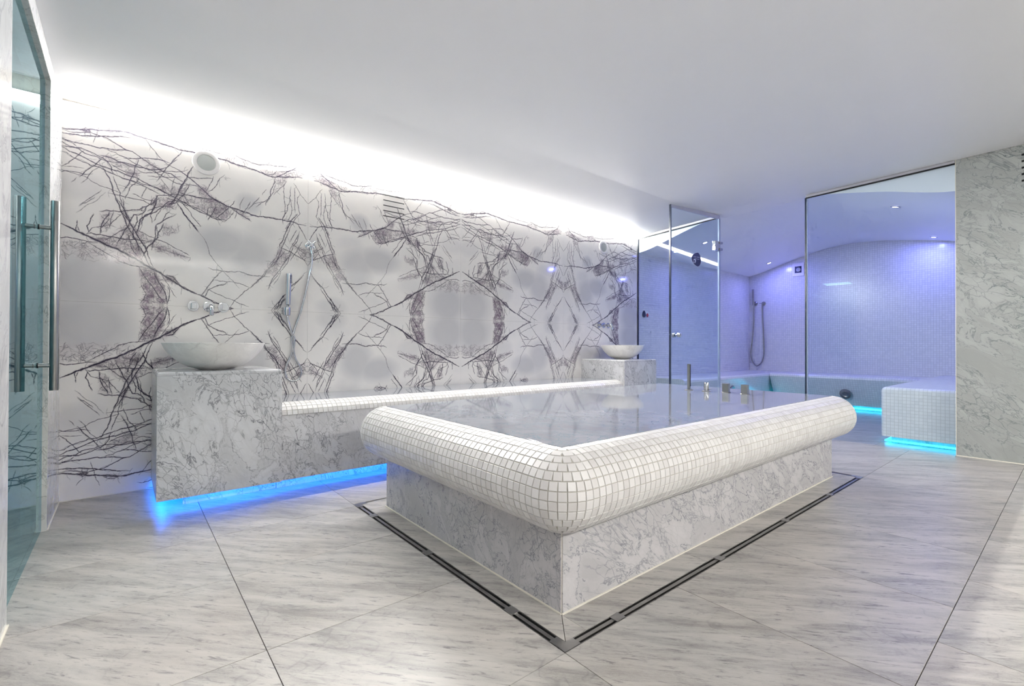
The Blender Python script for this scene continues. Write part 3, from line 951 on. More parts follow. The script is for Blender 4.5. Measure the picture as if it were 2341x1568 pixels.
def wall_with_uv(name, p0, du, dv, mat, thick, label):
    """rectangular wall face from p0 spanned by du and dv with metric UVs, thickened backwards"""
    p0, du, dv = Vector(p0), Vector(du), Vector(dv)
    n = du.cross(dv).normalized()
    q = [p0, p0 + du, p0 + du + dv, p0 + dv]
    vs = [tuple(v) for v in q] + [tuple(v - n * thick) for v in q]
    me = bpy.data.meshes.new(name)
    me.from_pydata(vs, [], [(0, 1, 2, 3), (5, 4, 7, 6), (0, 4, 5, 1), (1, 5, 6, 2), (2, 6, 7, 3), (3, 7, 4, 0)])
    uv = me.uv_layers.new(name='uv')
    uvs = {0: (0, 0), 1: (du.length, 0), 2: (du.length, dv.length), 3: (0, dv.length)}
    for l in me.loops:
        uv.data[l.index].uv = uvs[l.vertex_index % 4]
    me.update()
    o = link(name, me, mat)
    tag(o, label, 'wall', kind='structure')
    return o
def build_steam_room():
    wall_with_uv('wall_steam_left', (5.79, YW, 0), (XB - 5.79, 0, 0), (0, 0, 2.8), M['mosaic'], 0.1, 'white mosaic side wall of the steam room beside the marble wall')
    wall_with_uv('wall_steam_back', (XB, YW, 0), (0, 0.65 - YW, 0), (0, 0, 2.8), M['mosaic'], 0.1, 'white mosaic rear wall of the steam room lit violet')
    wall_with_uv('wall_steam_right', (XB, 0.75, 0), (6.06 - XB, 0, 0), (0, 0, 2.8), M['mosaic'], 0.05, 'white mosaic side wall of the steam room behind the short wall')
    # vaulted ceiling
    low = [(y, z) for y, z in VT]
    ys = np.linspace(0.63, 4.2, 60)
    zs = [lerp_table(VT, y) for y in ys]
    for _ in range(3):
        zs = [zs[0]] + [(zs[i - 1] + 2 * zs[i] + zs[i + 1]) / 4 for i in range(1, len(zs) - 1)] + [zs[-1]]
    prof = list(zip(ys, zs))
    bm = bmesh.new()
    a = [bm.verts.new((gx(y) + 0.06, y, z)) for y, z in prof]
    b = [bm.verts.new((XB + 0.05, y, z)) for y, z in prof]
    a2 = [bm.verts.new((gx(y) + 0.06, y, 2.9)) for y, z in prof]
    b2 = [bm.verts.new((XB + 0.05, y, 2.9)) for y, z in prof]
    for i in range(len(prof) - 1):
        f = bm.faces.new((a[i], a[i + 1], b[i + 1], b[i])); f.smooth = True
        bm.faces.new((a2[i], b2[i], b2[i + 1], a2[i + 1]))
    o = frombm('ceiling_steam', bm, M['paint'])
    tag(o, 'white vaulted ceiling of the steam room with small downlights', 'ceiling', kind='structure')
    bm = bmesh.new()
    A = [bm.verts.new((gx(y) + 0.016, y, z)) for y, z in prof]
    B = [bm.verts.new((gx(y) + 0.06, y, z)) for y, z in prof]
    A2 = [bm.verts.new((gx(y) + 0.016, y, 2.9)) for y, z in prof]
    B2 = [bm.verts.new((gx(y) + 0.06, y, 2.9)) for y, z in prof]
    for i in range(len(prof) - 1):
        bm.faces.new((A[i], A[i + 1], B[i + 1], B[i]))
        bm.faces.new((A[i], A2[i], A2[i + 1], A[i + 1]))
        bm.faces.new((B[i], B[i + 1], B2[i + 1], B2[i]))
    o = frombm('trim_3', bm, M['paint'])
    tag(o, 'white curved bulkhead above the glass partition', 'bulkhead', kind='structure')
build_steam_room()

def boxuv(o):
    me = o.data
    uv = me.uv_layers.new(name='uv')
    for p in me.polygons:
        n = p.normal
        a = max(range(3), key=lambda k: abs(n[k]))
        for li in p.loop_indices:
            c = me.vertices[me.loops[li].vertex_index].co
            uv.data[li].uv = [(c.y, c.z), (c.x, c.z), (c.x, c.y)][a]

# ------------------------------------------------------------------ glass partition and its door
def glass_pane(name, parent, p, q, th, z0, z1p, z1q, mat):
    """upright pane from plan point p to q, thickness th to the far side"""
    d = Vector((q[0] - p[0], q[1] - p[1])).normalized()
    n = Vector((-d.y, d.x))
    if n.x < 0: n = -n
    vs = []
    for (x, y, z1) in ((p[0], p[1], z1p), (q[0], q[1], z1q)):
        for t in (0, th):
            vs += [(x + n.x * t, y + n.y * t, z0), (x + n.x * t, y + n.y * t, z1)]
    fs = [(0, 4, 5, 1), (2, 3, 7, 6), (0, 1, 3, 2), (4, 6, 7, 5), (1, 5, 7, 3), (0, 2, 6, 4)]
    bm = bmesh.new()
    V = [bm.verts.new(v) for v in vs]
    for f in fs: bm.faces.new([V[i] for i in f])
    return frombm(name, bm, mat, parent)
def build_partition():
    for nm, ya, yb, lab in (('window_1', 4.127, 2.95, 'fixed clear glass pane of the steam room next to the marble wall'),
                            ('window_2', 1.972, 0.757, 'large fixed clear glass pane of the steam room next to the short wall')):
        e = empty(nm, (gx(ya), ya, 0))
        tag(e, lab, 'glass pane', kind='structure')
        o = Vector((gx(ya), ya, 0))
        P = (0.0, 0.0); Q = (gx(yb) - gx(ya), yb - ya)
        za, zb = zceil(gx(ya), ya), zceil(gx(yb), yb)
        glass_pane('pane', e, P, Q, 0.012, 0.004, za - 0.012, zb - 0.012, M['glass'])
        # head channel
        bm = bmesh.new()
        vs = []
        for (x, y, z) in ((P[0], P[1], za), (Q[0], Q[1], zb)):
            for dx in (-0.010, 0.014):
                vs += [(x + dx, y, z - 0.028), (x + dx, y, z - 0.002)]
        V = [bm.verts.new(v) for v in vs]
        for f in [(0, 4, 5, 1), (2, 3, 7, 6), (0, 1, 3, 2), (4, 6, 7, 5), (1, 5, 7, 3), (0, 2, 6, 4)]: bm.faces.new([V[i] for i in f])
        frombm('head_channel', bm, M['alu'], e)
        bm = bmesh.new()
        vs = []
        for (x, y, z) in ((P[0], P[1], za), (Q[0], Q[1], zb)):
            for dx in (-0.0112, 0.0):
                vs += [(x + dx, y, z - 0.040), (x + dx, y, z - 0.028)]
        V = [bm.verts.new(v) for v in vs]
        for f in [(0, 4, 5, 1), (2, 3, 7, 6), (0, 1, 3, 2), (4, 6, 7, 5), (1, 5, 7, 3), (0, 2, 6, 4)]: bm.faces.new([V[i] for i in f])
        frombm('channel_gap', bm, M['black'], e)
        if nm == 'window_2':
            box('edge_seal', -0.006, 0.018, -0.001, 0.013, 0.004, za - 0.03, M['edge'], e)
            box('edge_seal', -0.002, 0.016, -0.013, -0.0015, 0.004, za - 0.03, M['lightedge'], e)
        else:
            box('edge_seal', -0.002, 0.014, -0.004, 0.0, 0.004, za - 0.03, M['edge'], e)
            box('edge_seal', Q[0] - 0.003, Q[0] + 0.016, Q[1] - 0.010, Q[1], 0.004, zb - 0.03, M['lightedge'], e)
        box('floor_channel', min(P[0], Q[0]) - 0.0, max(P[0], Q[0]) * 0 + 0.012, -0.01, 0, 0.0, 0.004, M['alu'], e)
    # door leaf standing open at a right angle to the partition
    hx, hy = 5.822, 2.938
    fx, fy = 4.872, 3.04
    L = math.hypot(fx - hx, fy - hy)
    e = empty('door_1', (hx, hy, 0), math.atan2(fy - hy, fx - hx))
    tag(e, 'clear glass door of the steam room standing wide open', 'door', kind='structure')
    zt = 2.662
    box('pane', 0.02, L, -0.006, 0.006, 0.012, zt - 0.03, M['glass'], e)
    box('top_rail', 0.0, L, -0.011, 0.011, zt - 0.045, zt, M['alu'], e, 0.002)
    box('edge_seal', L, L + 0.010, -0.010, 0.010, 0.012, zt - 0.002, M['edge'], e)
    box('edge_seal', L - 0.012, L - 0.001, -0.0085, 0.0085, 0.012, zt - 0.045, M['lightedge'], e)
    box('edge_seal', 0.009, 0.019, -0.009, 0.009, 0.012, zt - 0.045, M['lightedge'], e)
    for z in (2.215, 0.35):
        h = empty('hinge'); h.parent = e
        box('hinge_plate', 0.012, 0.115, -0.02, 0.02, z, z + 0.115, M['chrome'], h, 0.003)
        box('hinge_clamp', -0.03, 0.03, -0.045, 0.03, z + 0.004, z + 0.03, M['steel'], h, 0.002)
        box('hinge_clamp', -0.03, 0.03, -0.045, 0.03, z + 0.085, z + 0.111, M['steel'], h, 0.002)
    kn = []
    for s in (-1, 1):
        Mx = Matrix.Translation((L - 0.115, s * 0.006, 1.133)) @ Matrix.Rotation(-s * math.pi / 2, 4, 'X')
        lathe('knob', [(0, 0), (0.012, 0), (0.012, 0.012), (0.027, 0.016), (0.027, 0.026), (0.023, 0.029), (0.023, 0.033), (0.027, 0.036), (0.027, 0.048), (0.023, 0.051), (0, 0.052)], M['chrome'], e, 32, Mx)
    return e, L
DOOR, DOOR_L = build_partition()

def build_sign():
    out = [(0.464, 2.141), (0.441, 2.139), (0.421, 2.125), (0.404, 2.1), (0.396, 2.07), (0.394, 2.039), (0.401, 2.012), (0.418, 1.988), (0.444, 1.974), (0.467, 1.973), (0.497, 1.982), (0.53, 2.001), (0.553, 2.021), (0.569, 2.046), (0.575, 2.063), (0.566, 2.084), (0.546, 2.105), (0.52, 2.124), (0.491, 2.134)]
    e = empty('door_sign', DOOR.location, DOOR.rotation_euler.z)
    tag(e, 'small navy pebble shaped sign on the open glass door', 'sign')
    # local +y points to the camera side
    cx = sum(p[0] for p in out) / len(out); cz = sum(p[1] for p in out) / len(out)
    prism('sign_rim', [(cx + (p[0] - cx) * 1.05, cz + (p[1] - cz) * 1.05) for p in out], 'y', 0.0062, 0.0076, M['print'], e)
    prism('sign_face', out, 'y', 0.0072, 0.0092, M['navy'], e)
    bm = bmesh.new()
    def stroke(x0, x1, z0, z1): bm_box(bm, x0, x1, 0.0091, 0.0097, z0, z1)
    def word(xs, z0, z1, n):
        # xs from left (large local x) to right
        a, b = xs
        st = (a - b) / n
        for i in range(n):
            x = a - st * i
            stroke(x - st * 0.30, x - st * 0.08, z0, z1 if i % 3 else z1 + 0.004)
            stroke(x - st * 0.82, x - st * 0.08, (z0 + z1) / 2 - 0.0012, (z0 + z1) / 2 + 0.0012)
            stroke(x - st * 0.85, x - st * 0.64, z0, (z0 + z1) / 2 + 0.001)
    word((0.536, 0.482), 2.080, 2.090, 5)
    word((0.474, 0.420), 2.081, 2.092, 5)
    word((0.508, 0.470), 2.059, 2.066, 5)
    word((0.463, 0.424), 2.058, 2.065, 5)
    o = frombm('sign_lettering', bm, M['print'], e)
    tag(o, 'two pale lines of small lettering', kind='stuff')
    pts = spline([(0.540, 0.0094, 2.040), (0.520, 0.0094, 2.052), (0.501, 0.0094, 2.044), (0.503, 0.0094, 2.026), (0.514, 0.0094, 2.010)], 5)
    tube('sign_icon', pts, [0.003 + 0.005 * math.sin(math.pi * i / (len(pts) - 1)) for i in range(len(pts))], M['print'], e, 8)
    tube('sign_icon', spline([(0.543, 0.0094, 2.020), (0.533, 0.0094, 2.013), (0.526, 0.0094, 2.022), (0.536, 0.0094, 2.030)], 4), 0.0035, M['print'], e, 8)
    for ch in e.children:
        if ch.name.startswith('sign_icon'): ch.scale = (1, 0.12, 1); ch.location = (0, 0.0083, 0)
build_sign()

# ------------------------------------------------------------------ entrance door
def build_entrance():
    y0, y1 = 2.437, 3.538
    e = empty('door_2', (XL - 0.027, y0, 0))
    tag(e, 'blue tinted glass entrance door with long steel pull handles at far left', 'door', kind='structure')
    box('pane', -0.006, 0.006, 0, y1 - y0, 0.008, 2.415, M['doorglass'], e)
    box('edge_seal', -0.004, 0.004, y1 - y0 - 0.0, y1 - y0 + 0.004, 0.008, 2.415, M['lightedge'], e)
    yb = 3.33 - y0
    for s in (-1, 1):
        h = empty('pull_handle'); h.parent = e
        xb = s * 0.067
        lathe('grip', [(0, 0.768), (0.0175, 0.768), (0.0182, 0.770), (0.0182, 1.728), (0.0175, 1.73), (0, 1.73)], M['steel'], h, 32, Matrix.Translation((xb, yb, 0)))
        for z in (0.895, 1.592):
            tube('standoff', [(s * 0.006, yb, z), (xb, yb, z)], 0.0105, M['steel'], h, 20)
            lathe('washer', [(0, 0), (0.0135, 0), (0.0135, 0.004), (0, 0.004)], M['black'], h, 24, axis_matrix((s * 0.006, yb, z), (s, 0, 0)))
build_entrance()

# ------------------------------------------------------------------ mosaic helpers
PITCH, GAP = 0.0342, 0.0030
def tile_mesh(sx, sy, name='tile'):
    a, b = sx / 2, sy / 2
    c = 0.0013
    vs = [(-a, -b, -0.003), (a, -b, -0.003), (a, b, -0.003), (-a, b, -0.003), (-a, -b, 0.0002), (a, -b, 0.0002), (a, b, 0.0002), (-a, b, 0.0002),
          (-a + c, -b + c, 0.0013), (a - c, -b + c, 0.0013), (a - c, b - c, 0.0013), (-a + c, b - c, 0.0013)]
    fs = [(3, 2, 1, 0), (8, 9, 10, 11)] + [(i, (i + 1) % 4, 4 + (i + 1) % 4, 4 + i) for i in range(4)] + [(4 + i, 4 + (i + 1) % 4, 8 + (i + 1) % 4, 8 + i) for i in range(4)]
    return vs, fs
def lay_tiles(parent, tiles, n_single, min_face=0.12):
    """tiles: (matrix in world space, width, height). The largest in view become objects, the rest one joined mesh."""
    cam = Vector((0, 0, 1.0))
    def score(t):
        p = t[0].translation; n = (t[0].to_3x3() @ Vector((0, 0, 1))).normalized()
        d = cam - p
        f = n.dot(d.normalized())
        return f * t[1] * t[2] / d.length_squared if f > min_face else 0
    order = sorted(range(len(tiles)), key=lambda i: -score(tiles[i]))
    single = [i for i in order[:n_single] if score(tiles[i]) > 0]
    cache = {}
    inv = parent.matrix_world.inverted() if False else Matrix.Translation(-Vector(parent.location))
    ss = set(single)
    for i in single:
        m, w, h = tiles[i]
        k = (round(w, 4), round(h, 4))
        if k not in cache:
            vs, fs = tile_mesh(w, h)
            me = bpy.data.meshes.new('tile'); me.from_pydata(vs, [], fs); me.materials.append(M['tile']); me.update()
            cache[k] = me
        o = bpy.data.objects.new('tile', cache[k])
        COL.objects.link(o)
        o.parent = parent
        o.matrix_local = inv @ m
    V, F = [], []
    for i, (m, w, h) in enumerate(tiles):
        if i in ss: continue
        vs, fs = tile_mesh(w, h)
        b = len(V)
        mm = inv @ m
        V += [tuple(mm @ Vector(v)) for v in vs]
        F += [tuple(b + j for j in f) for f in fs]
    if V:
        o = pydata('mosaic_tiles', V, F, M['tile'], parent)
        tag(o, kind='stuff')
def frame_matrix(p, x, y, z):
    m = Matrix((x, y, z)).transposed().to_4x4()
    m.translation = p
    return m

# ------------------------------------------------------------------ massage bed
def build_bed():
    x0, x1, y0, y1 = 1.262, 4.222, 1.238, 2.765
    zp, zt = 0.315, 0.62
    r = (zt - zp) / 2
    zc = (zt + zp) / 2
    e = empty('massage_bed', ((x0 + x1) / 2, (y0 + y1) / 2, 0))
    tag(e, 'large marble massage bed with a rounded white mosaic rim in the middle of the room', 'massage bed')
    ox, oy = e.location.x, e.location.y
    bx = lambda n, a, b, c, d, z0, z1, m, bev=0.0: box(n, a - ox, b - ox, c - oy, d - oy, z0, z1, m, e, bev)
    bx('plinth_core', x0 + 0.021, x1 - 0.021, y0 + 0.021, y1 - 0.021, 0.0, zp + 0.02, M['grout'])
    c = 0.006
    xm = 2.475
    for a, b in ((x0 + c, xm - 0.0008), (xm + 0.0008, x1 - c)):
        bx('plinth_panel', a, b, y0, y0 + 0.02, 0.003, zp + 0.006, M['plinthm'], 0.0012)
        bx('plinth_panel', a, b, y1 - 0.02, y1, 0.003, zp + 0.006, M['plinthm'], 0.0012)
    for a, b in ((x0, x0 + 0.02), (x1 - 0.02, x1)):
        bx('plinth_panel', a, b, y0 + c, y1 - c, 0.003, zp + 0.006, M['plinthm'], 0.0012)
    bx('corner_joint', x0 + 0.004, x0 + 0.02, y0 + 0.004, y0 + 0.02, 0.0, zp, M['caulk'])
    bx('sealant_line', x0, x1, y0 - 0.005, y0, 0.0, 0.005, M['caulk'])
    bx('sealant_line', x0 - 0.005, x0, y0, y1, 0.0, 0.005, M['caulk'])
    # mosaic rim: half round swept round the edge, corners are half balls
    rows = 14
    n = 28
    bm = bmesh.new()
    loops = []
    rb = r - 0.0012
    for k in range(n + 1):
        ph = -math.pi / 2 + math.pi * k / n
        rr, z = rb * math.cos(ph), zc + rb * math.sin(ph)
        lp = []
        for (cx, cy, a0) in ((x0, y0, math.pi), (x1, y0, 1.5 * math.pi), (x1, y1, 0.0), (x0, y1, 0.5 * math.pi)):
            for q in range(9):
                a = a0 + (math.pi / 2) * q / 8
                lp.append(bm.verts.new((cx - ox + rr * math.cos(a), cy - oy + rr * math.sin(a), z)))
        loops.append(lp)
    for a, b in zip(loops, loops[1:]):
        for i in range(len(a)):
            j = (i + 1) % len(a)
            bm.faces.new((a[i], a[j], b[j], b[i]))
    bmesh.ops.remove_doubles(bm, verts=bm.verts[:], dist=1e-5)
    rim = frombm('rim', bm, M['grout'], e, smooth=True)
    tiles = []
    Zv = Vector((0, 0, 1))
    dph = math.pi / rows
    hgt = r * dph - GAP
    for k in range(rows):
        ph = -math.pi / 2 + (k + 0.5) * dph
        cr, sr = math.cos(ph), math.sin(ph)
        for (px, py), t, nn, L in (((x0, y0), Vector((1, 0, 0)), Vector((0, -1, 0)), x1 - x0), ((x0, y1), Vector((1, 0, 0)), Vector((0, 1, 0)), x1 - x0),
                                   ((x0, y0), Vector((0, 1, 0)), Vector((-1, 0, 0)), y1 - y0), ((x1, y0), Vector((0, 1, 0)), Vector((1, 0, 0)), y1 - y0)):
            m = round(L / PITCH)
            st = L / m
            rad = nn * cr + Zv * sr
            for i in range(m):
                s = (i + 0.5) * st
                # mosaic sheets are a touch uneven
                p = Vector((px, py, zc)) + t * s + rad * (r + RND.uniform(-0.0006, 0.0006))
                xx = t
                yy = rad.cross(xx)
                tiles.append((frame_matrix(p, xx, yy, rad), round(st - GAP, 4), round(hgt, 4)))
        arc = r * cr * math.pi / 2
        m = max(1, round(arc / PITCH))
        for (cx, cy, a0) in ((x0, y0, math.pi), (x1, y0, 1.5 * math.pi), (x1, y1, 0.0), (x0, y1, 0.5 * math.pi)):
            for i in range(m):
                a = a0 + (i + 0.5) * math.pi / 2 / m
                nn = Vector((math.cos(a), math.sin(a), 0))
                rad = nn * cr + Zv * sr
                t = Vector((-math.sin(a), math.cos(a), 0))
                w = 2 * r * cr * math.tan(math.pi / 4 / m) - GAP * 1.1
                if w < 0.006: continue
                tiles.append((frame_matrix(Vector((cx, cy, zc)) + rad * r, t, rad.cross(t), rad), round(w, 4), round(hgt, 4)))
    lay_tiles(e, tiles, 300)
    bx('top_slab', x0 + 0.001, x1 - 0.001, y0 + 0.001, y1 - 0.001, zt - 0.025, zt + 0.0035, M['slab'], 0.0015)
build_bed()

# ------------------------------------------------------------------ bench along the marble wall
def build_bench():
    xa, xb = 0.826, 4.559
    yf, yn = 3.462, 3.59
    zt, zl = 0.600, 0.522
    e = empty('wall_bench', ((xa + xb) / 2, 3.8, 0))
    tag(e, 'long floating marble bench with white mosaic nosing along the veined wall', 'bench')
    ox, oy = e.location.x, e.location.y
    bx = lambda n, a, b, c, d, z0, z1, m, bev=0.0: box(n, a - ox, b - ox, c - oy, d - oy, z0, z1, m, e, bev)
    bx('seat_slab', xa, xb, yn, YW - 0.001, zt - 0.03, zt + 0.002, M['slab'])
    bx('front_panel', xa + 0.001, xb - 0.001, yf + 0.012, yf + 0.032, 0.077, zl, M['panel'], 0.001)
    bx('underside', xa, xb, yf + 0.032, YW - 0.001, 0.135, 0.15, M['paint'])
    bx('toe_kick', xa, xb, 3.60, 3.62, 0.0, 0.135, M['panel'])
    a, b = yn - yf, zt - zl
    n = 16
    pr = [(yn - a * math.sin(math.pi / 2 * k / n) * 0.985, zl + b * math.cos(math.pi / 2 * k / n) * 0.985) for k in range(n + 1)]
    pts = pr + [(yn, zl)]
    prism('nosing', [(p[0] - oy, p[1]) for p in pts], 'x', xa - ox, xb - ox, M['grout'], e)
    arc = [0.0]
    cur = [(yn - a * math.sin(math.pi / 2 * k / 200), zl + b * math.cos(math.pi / 2 * k / 200)) for k in range(201)]
    for p, q in zip(cur, cur[1:]): arc.append(arc[-1] + math.hypot(q[0] - p[0], q[1] - p[1]))
    rows = 5
    hp = arc[-1] / rows
    m = round((xb - xa) / PITCH); st = (xb - xa) / m
    tiles = []
    for k in range(rows):
        s = (k + 0.5) * hp
        i = min(range(201), key=lambda j: abs(arc[j] - s))
        i = min(max(i, 1), 199)
        ty, tz = cur[i + 1][0] - cur[i - 1][0], cur[i + 1][1] - cur[i - 1][1]
        nn = Vector((0, tz, -ty)).normalized()
        if nn.z < 0 and nn.y > 0: nn = -nn
        if nn.y > 0: nn = -nn
        for c in range(m):
            p = Vector((xa + (c + 0.5) * st, cur[i][0], cur[i][1]))
            t = Vector((1, 0, 0))
            tiles.append((frame_matrix(p, t, nn.cross(t), nn), round(st - GAP, 4), round(hp - GAP, 4)))
    lay_tiles(e, tiles, 150, 0.05)
build_bench()

# ------------------------------------------------------------------ washstands, bowls, taps
def build_washstand(xa, xb, label):
    yf, zt, zb = 3.45, 0.838, 0.078
    e = empty('washstand', ((xa + xb) / 2, (yf + YW) / 2, 0))
    tag(e, label, 'washstand', 'marble washstands at the ends of the bench')
    ox, oy = e.location.x, e.location.y
    bx = lambda n, a, b, c, d, z0, z1, m, bev=0.0: box(n, a - ox, b - ox, c - oy, d - oy, z0, z1, m, e, bev)
    bx('front_panel', xa, xb, yf, yf + 0.02, zb, zt - 0.022, M['panel'], 0.0015)
    bx('side_panel', xa, xa + 0.02, yf + 0.021, YW - 0.001, zb, zt - 0.022, M['panel'], 0.0015)
    bx('side_panel', xb - 0.02, xb, yf + 0.021, YW - 0.001, zb, zt - 0.022, M['panel'], 0.0015)
    bx('underside', xa + 0.02, xb - 0.02, yf + 0.02, YW - 0.001, 0.135, 0.15, M['paint'])
    bx('toe_kick', xa + 0.14, xb - 0.001, 3.60, YW - 0.002, 0.0, 0.135, M['panel'])
    if xa < 1: bx('bracket_or_baffle', xa + 0.02, xa + 0.135, yf + 0.06, yf + 0.068, 0.079, 0.135, M['panel'])  # added baffle, stops the blue side strip from shining forward over the floor
    # worktop with bevelled front and side edges
    bm = bmesh.new()
    bm_box(bm, xa + 0.002 - ox, xb - 0.002 - ox, yf + 0.002 - oy, YW - 0.001 - oy, zt - 0.021, zt)
    top = [f for f in bm.faces if f.normal.z > 0.9][0]
    ed = [d for d in top.edges if not all(v.co.y > YW - 0.01 - oy for v in d.verts)]
    bmesh.ops.bevel(bm, geom=ed, offset=0.012, segments=3, affect='EDGES', profile=0.5)
    frombm('worktop', bm, M['panel'], e)
    return e
build_washstand(0.146, 0.824, 'marble washstand nearer to the entrance door, blue light at its foot')
build_washstand(4.561, 5.21, 'marble washstand at the far end of the bench by the glass')

def build_bowl(x, y, R, label):
    zt = 0.838
    h = 0.175
    T = [(0, 0.27), (0.02, 0.33), (0.08, 0.455), (0.17, 0.575), (0.27, 0.67), (0.45, 0.79), (0.62, 0.885), (0.82, 0.955), (1, 1)]
    def rad(t):
        t0 = lerp_table(T, max(0, t - 0.05)); t1 = lerp_table(T, min(1, t + 0.05))
        return R * (0.5 * lerp_table(T, t) + 0.25 * (t0 + t1)) if 0 < t < 1 else R * lerp_table(T, t)
    prof = [(0, 0.0), (0.27 * R, 0.0)]
    ts = [0.01, 0.03, 0.06, 0.1, 0.15, 0.2, 0.27, 0.35, 0.44, 0.53, 0.62, 0.72, 0.82, 0.92, 1.0]
    prof += [(rad(t), h * t) for t in ts]
    prof += [(R - 0.001, h + 0.002), (R - 0.012, h + 0.002)]
    prof += [(max(0.02, rad(t) - 0.013), 0.02 + (h - 0.02) * t) for t in ts[::-1][1:]]
    prof.append((0, 0.02))
    e = empty('wash_bowl', (x, y, zt))
    tag(e, label, 'basin', 'marble bowls on the washstands')
    lathe('bowl', prof, M['bowl'], e, 72)
    lathe('waste', [(0, 0.02), (0.03, 0.02), (0.03, 0.024), (0.02, 0.027), (0, 0.027)], M['chrome'], e, 24)
build_bowl(0.472, 3.73, 0.296, 'wide pale marble bowl on the washstand nearer to the entrance')
build_bowl(4.95, 3.78, 0.272, 'pale marble bowl on the far washstand in front of the glass')

def build_tap(x, label):
    z = 1.284
    e = empty('basin_tap', (x, YW, z))
    tag(e, label, 'tap', 'three hole wall taps over the bowls')
    for dx in (-0.096, 0.094):
        h = empty('handle'); h.parent = e
        lathe('rosette', [(0, 0), (0.037, 0), (0.037, 0.004), (0.035, 0.006), (0, 0.006)], M['chrome'], h, 40, axis_matrix((dx, 0, 0), (0, -1, 0)))
        box('grip', dx - 0.017, dx + 0.017, -0.06, -0.006, -0.021, 0.021, M['chrome'], h, 0.003)
    s = empty('spout'); s.parent = e
    lathe('rosette', [(0, 0), (0.037, 0), (0.037, 0.004), (0.035, 0.006), (0, 0.006)], M['chrome'], s, 40, axis_matrix((0, 0, 0), (0, -1, 0)))
    pts = [(0, -0.003, 0), (0, -0.10, 0)] + [(0, -0.10 - 0.045 * math.sin(a), -0.045 + 0.045 * math.cos(a)) for a in np.linspace(0.15, 1.35, 8)] + [(0, -0.149, -0.070)]
    tube('pipe', pts, 0.0145, M['chrome'], s, 20)
build_tap(0.479, 'chrome three piece wall tap over the bowl nearer to the entrance')
build_tap(5.0, 'chrome three piece wall tap over the far bowl by the glass')

# ------------------------------------------------------------------ blue light under bench and washstands
def build_blue():
    bm = bmesh.new()
    bm_box(bm, 0.185, 5.19, 3.498, 3.514, 0.118, 0.130)
    o = frombm('led_strip', bm, M['blue_led'])
    tag(o, 'blue light strip under the front of bench and washstands', 'light strip')
    bm = bmesh.new()
    bm_box(bm, 0.186, 0.202, 3.53, 4.10, 0.118, 0.130)
    o = frombm('led_strip', bm, M['blue_led'])
    tag(o, 'short blue light strip under the side of the washstand by the entrance', 'light strip')
build_blue()

# ------------------------------------------------------------------ hand showers
def build_wall_shower():
    e = empty('hand_shower', (1.1, YW, 1.28))
    tag(e, 'chrome hand shower with a looped hose on the veined marble wall', 'hand shower')
    L = lambda x, y, z: (x - 1.1, y - YW, z - 1.28)
    v = empty('valve'); v.parent = e
    lathe('rosette', [(0, 0), (0.036, 0), (0.036, 0.004), (0.030, 0.012), (0.016, 0.016), (0.016, 0.055), (0, 0.055)], M['chrome'], v, 36, axis_matrix(L(1.19, YW, 1.835), (0, -1, 0)))
    lathe('hub', [(0, 0), (0.012, 0), (0.014, 0.006), (0.014, 0.022), (0.008, 0.026), (0, 0.026)], M['chrome'], v, 24, axis_matrix(L(1.19, YW - 0.055, 1.835), (0, -1, 0)))
    for k in range(4):
        a = math.pi / 4 + k * math.pi / 2
        tube('spoke', [L(1.19, YW - 0.067, 1.835), L(1.19 + 0.042 * math.cos(a), YW - 0.067, 1.835 + 0.042 * math.sin(a))], [0.005, 0.0065], M['chrome'], v, 10)
    tube('elbow', [L(1.19, YW - 0.035, 1.83), L(1.196, YW - 0.04, 1.80), L(1.2, YW - 0.045, 1.765)], 0.0125, M['chrome'], v, 16)
    h = empty('holder'); h.parent = e
    lathe('cup', [(0, 0), (0.027, 0), (0.030, 0.03), (0.029, 0.062), (0.02, 0.064), (0, 0.064)], M['chrome'], h, 32, Matrix.Translation(L(1.006, YW - 0.045, 1.243)))
    tube('bracket_or_baffle', [L(1.0, YW, 1.272), L(1.003, YW - 0.05, 1.272)], 0.019, M['chrome'], h, 20)
    s = empty('handset'); s.parent = e
    p0, p1 = L(1.009, YW - 0.066, 1.326), L(1.014, YW - 0.072, 1.575)
    tube('neck', [L(1.008, YW - 0.05, 1.30), p0], 0.012, M['chrome'], s, 18)
    tube('barrel', [p0, p1], [0.0195, 0.0215], M['chrome'], s, 28)
    for k in range(7):
        z = 1.558 - 0.0095 * k
        box('nozzle', 1.0185 - 1.1, 1.0330 - 1.1, -0.0945 + 0.0, -0.0885, z - 1.28, z - 1.28 + 0.0038, M['black'], s)
    hose = [(1.011, 1.238), (1.026, 1.172), (1.048, 1.105), (1.066, 1.062), (1.067, 1.014), (1.062, 0.958), (1.076, 0.894), (1.106, 0.838), (1.123, 0.781), (1.114, 0.734), (1.084, 0.711), (1.047, 0.713), (1.017, 0.738), (1.004, 0.785), (1.017, 0.848), (1.042, 0.903), (1.057, 0.942), (1.059, 0.99), (1.054, 1.046), (1.065, 1.101), (1.089, 1.182), (1.119, 1.279), (1.148, 1.41), (1.178, 1.566), (1.197, 1.665), (1.2, 1.77)]
    n = len(hose)
    pts = []
    for i, (x, z) in enumerate(hose):
        off = 0.034 if i < 9 else (0.016 if i < 21 else 0.016 + 0.028 * (i - 20) / 5)
        pts.append(L(x, YW - off, z))
    q = spline(pts, 10)
    tube('hose', q, [0.0072 + 0.0008 * (i % 2) for i in range(len(q))], M['chrome'], e, 12)
build_wall_shower()

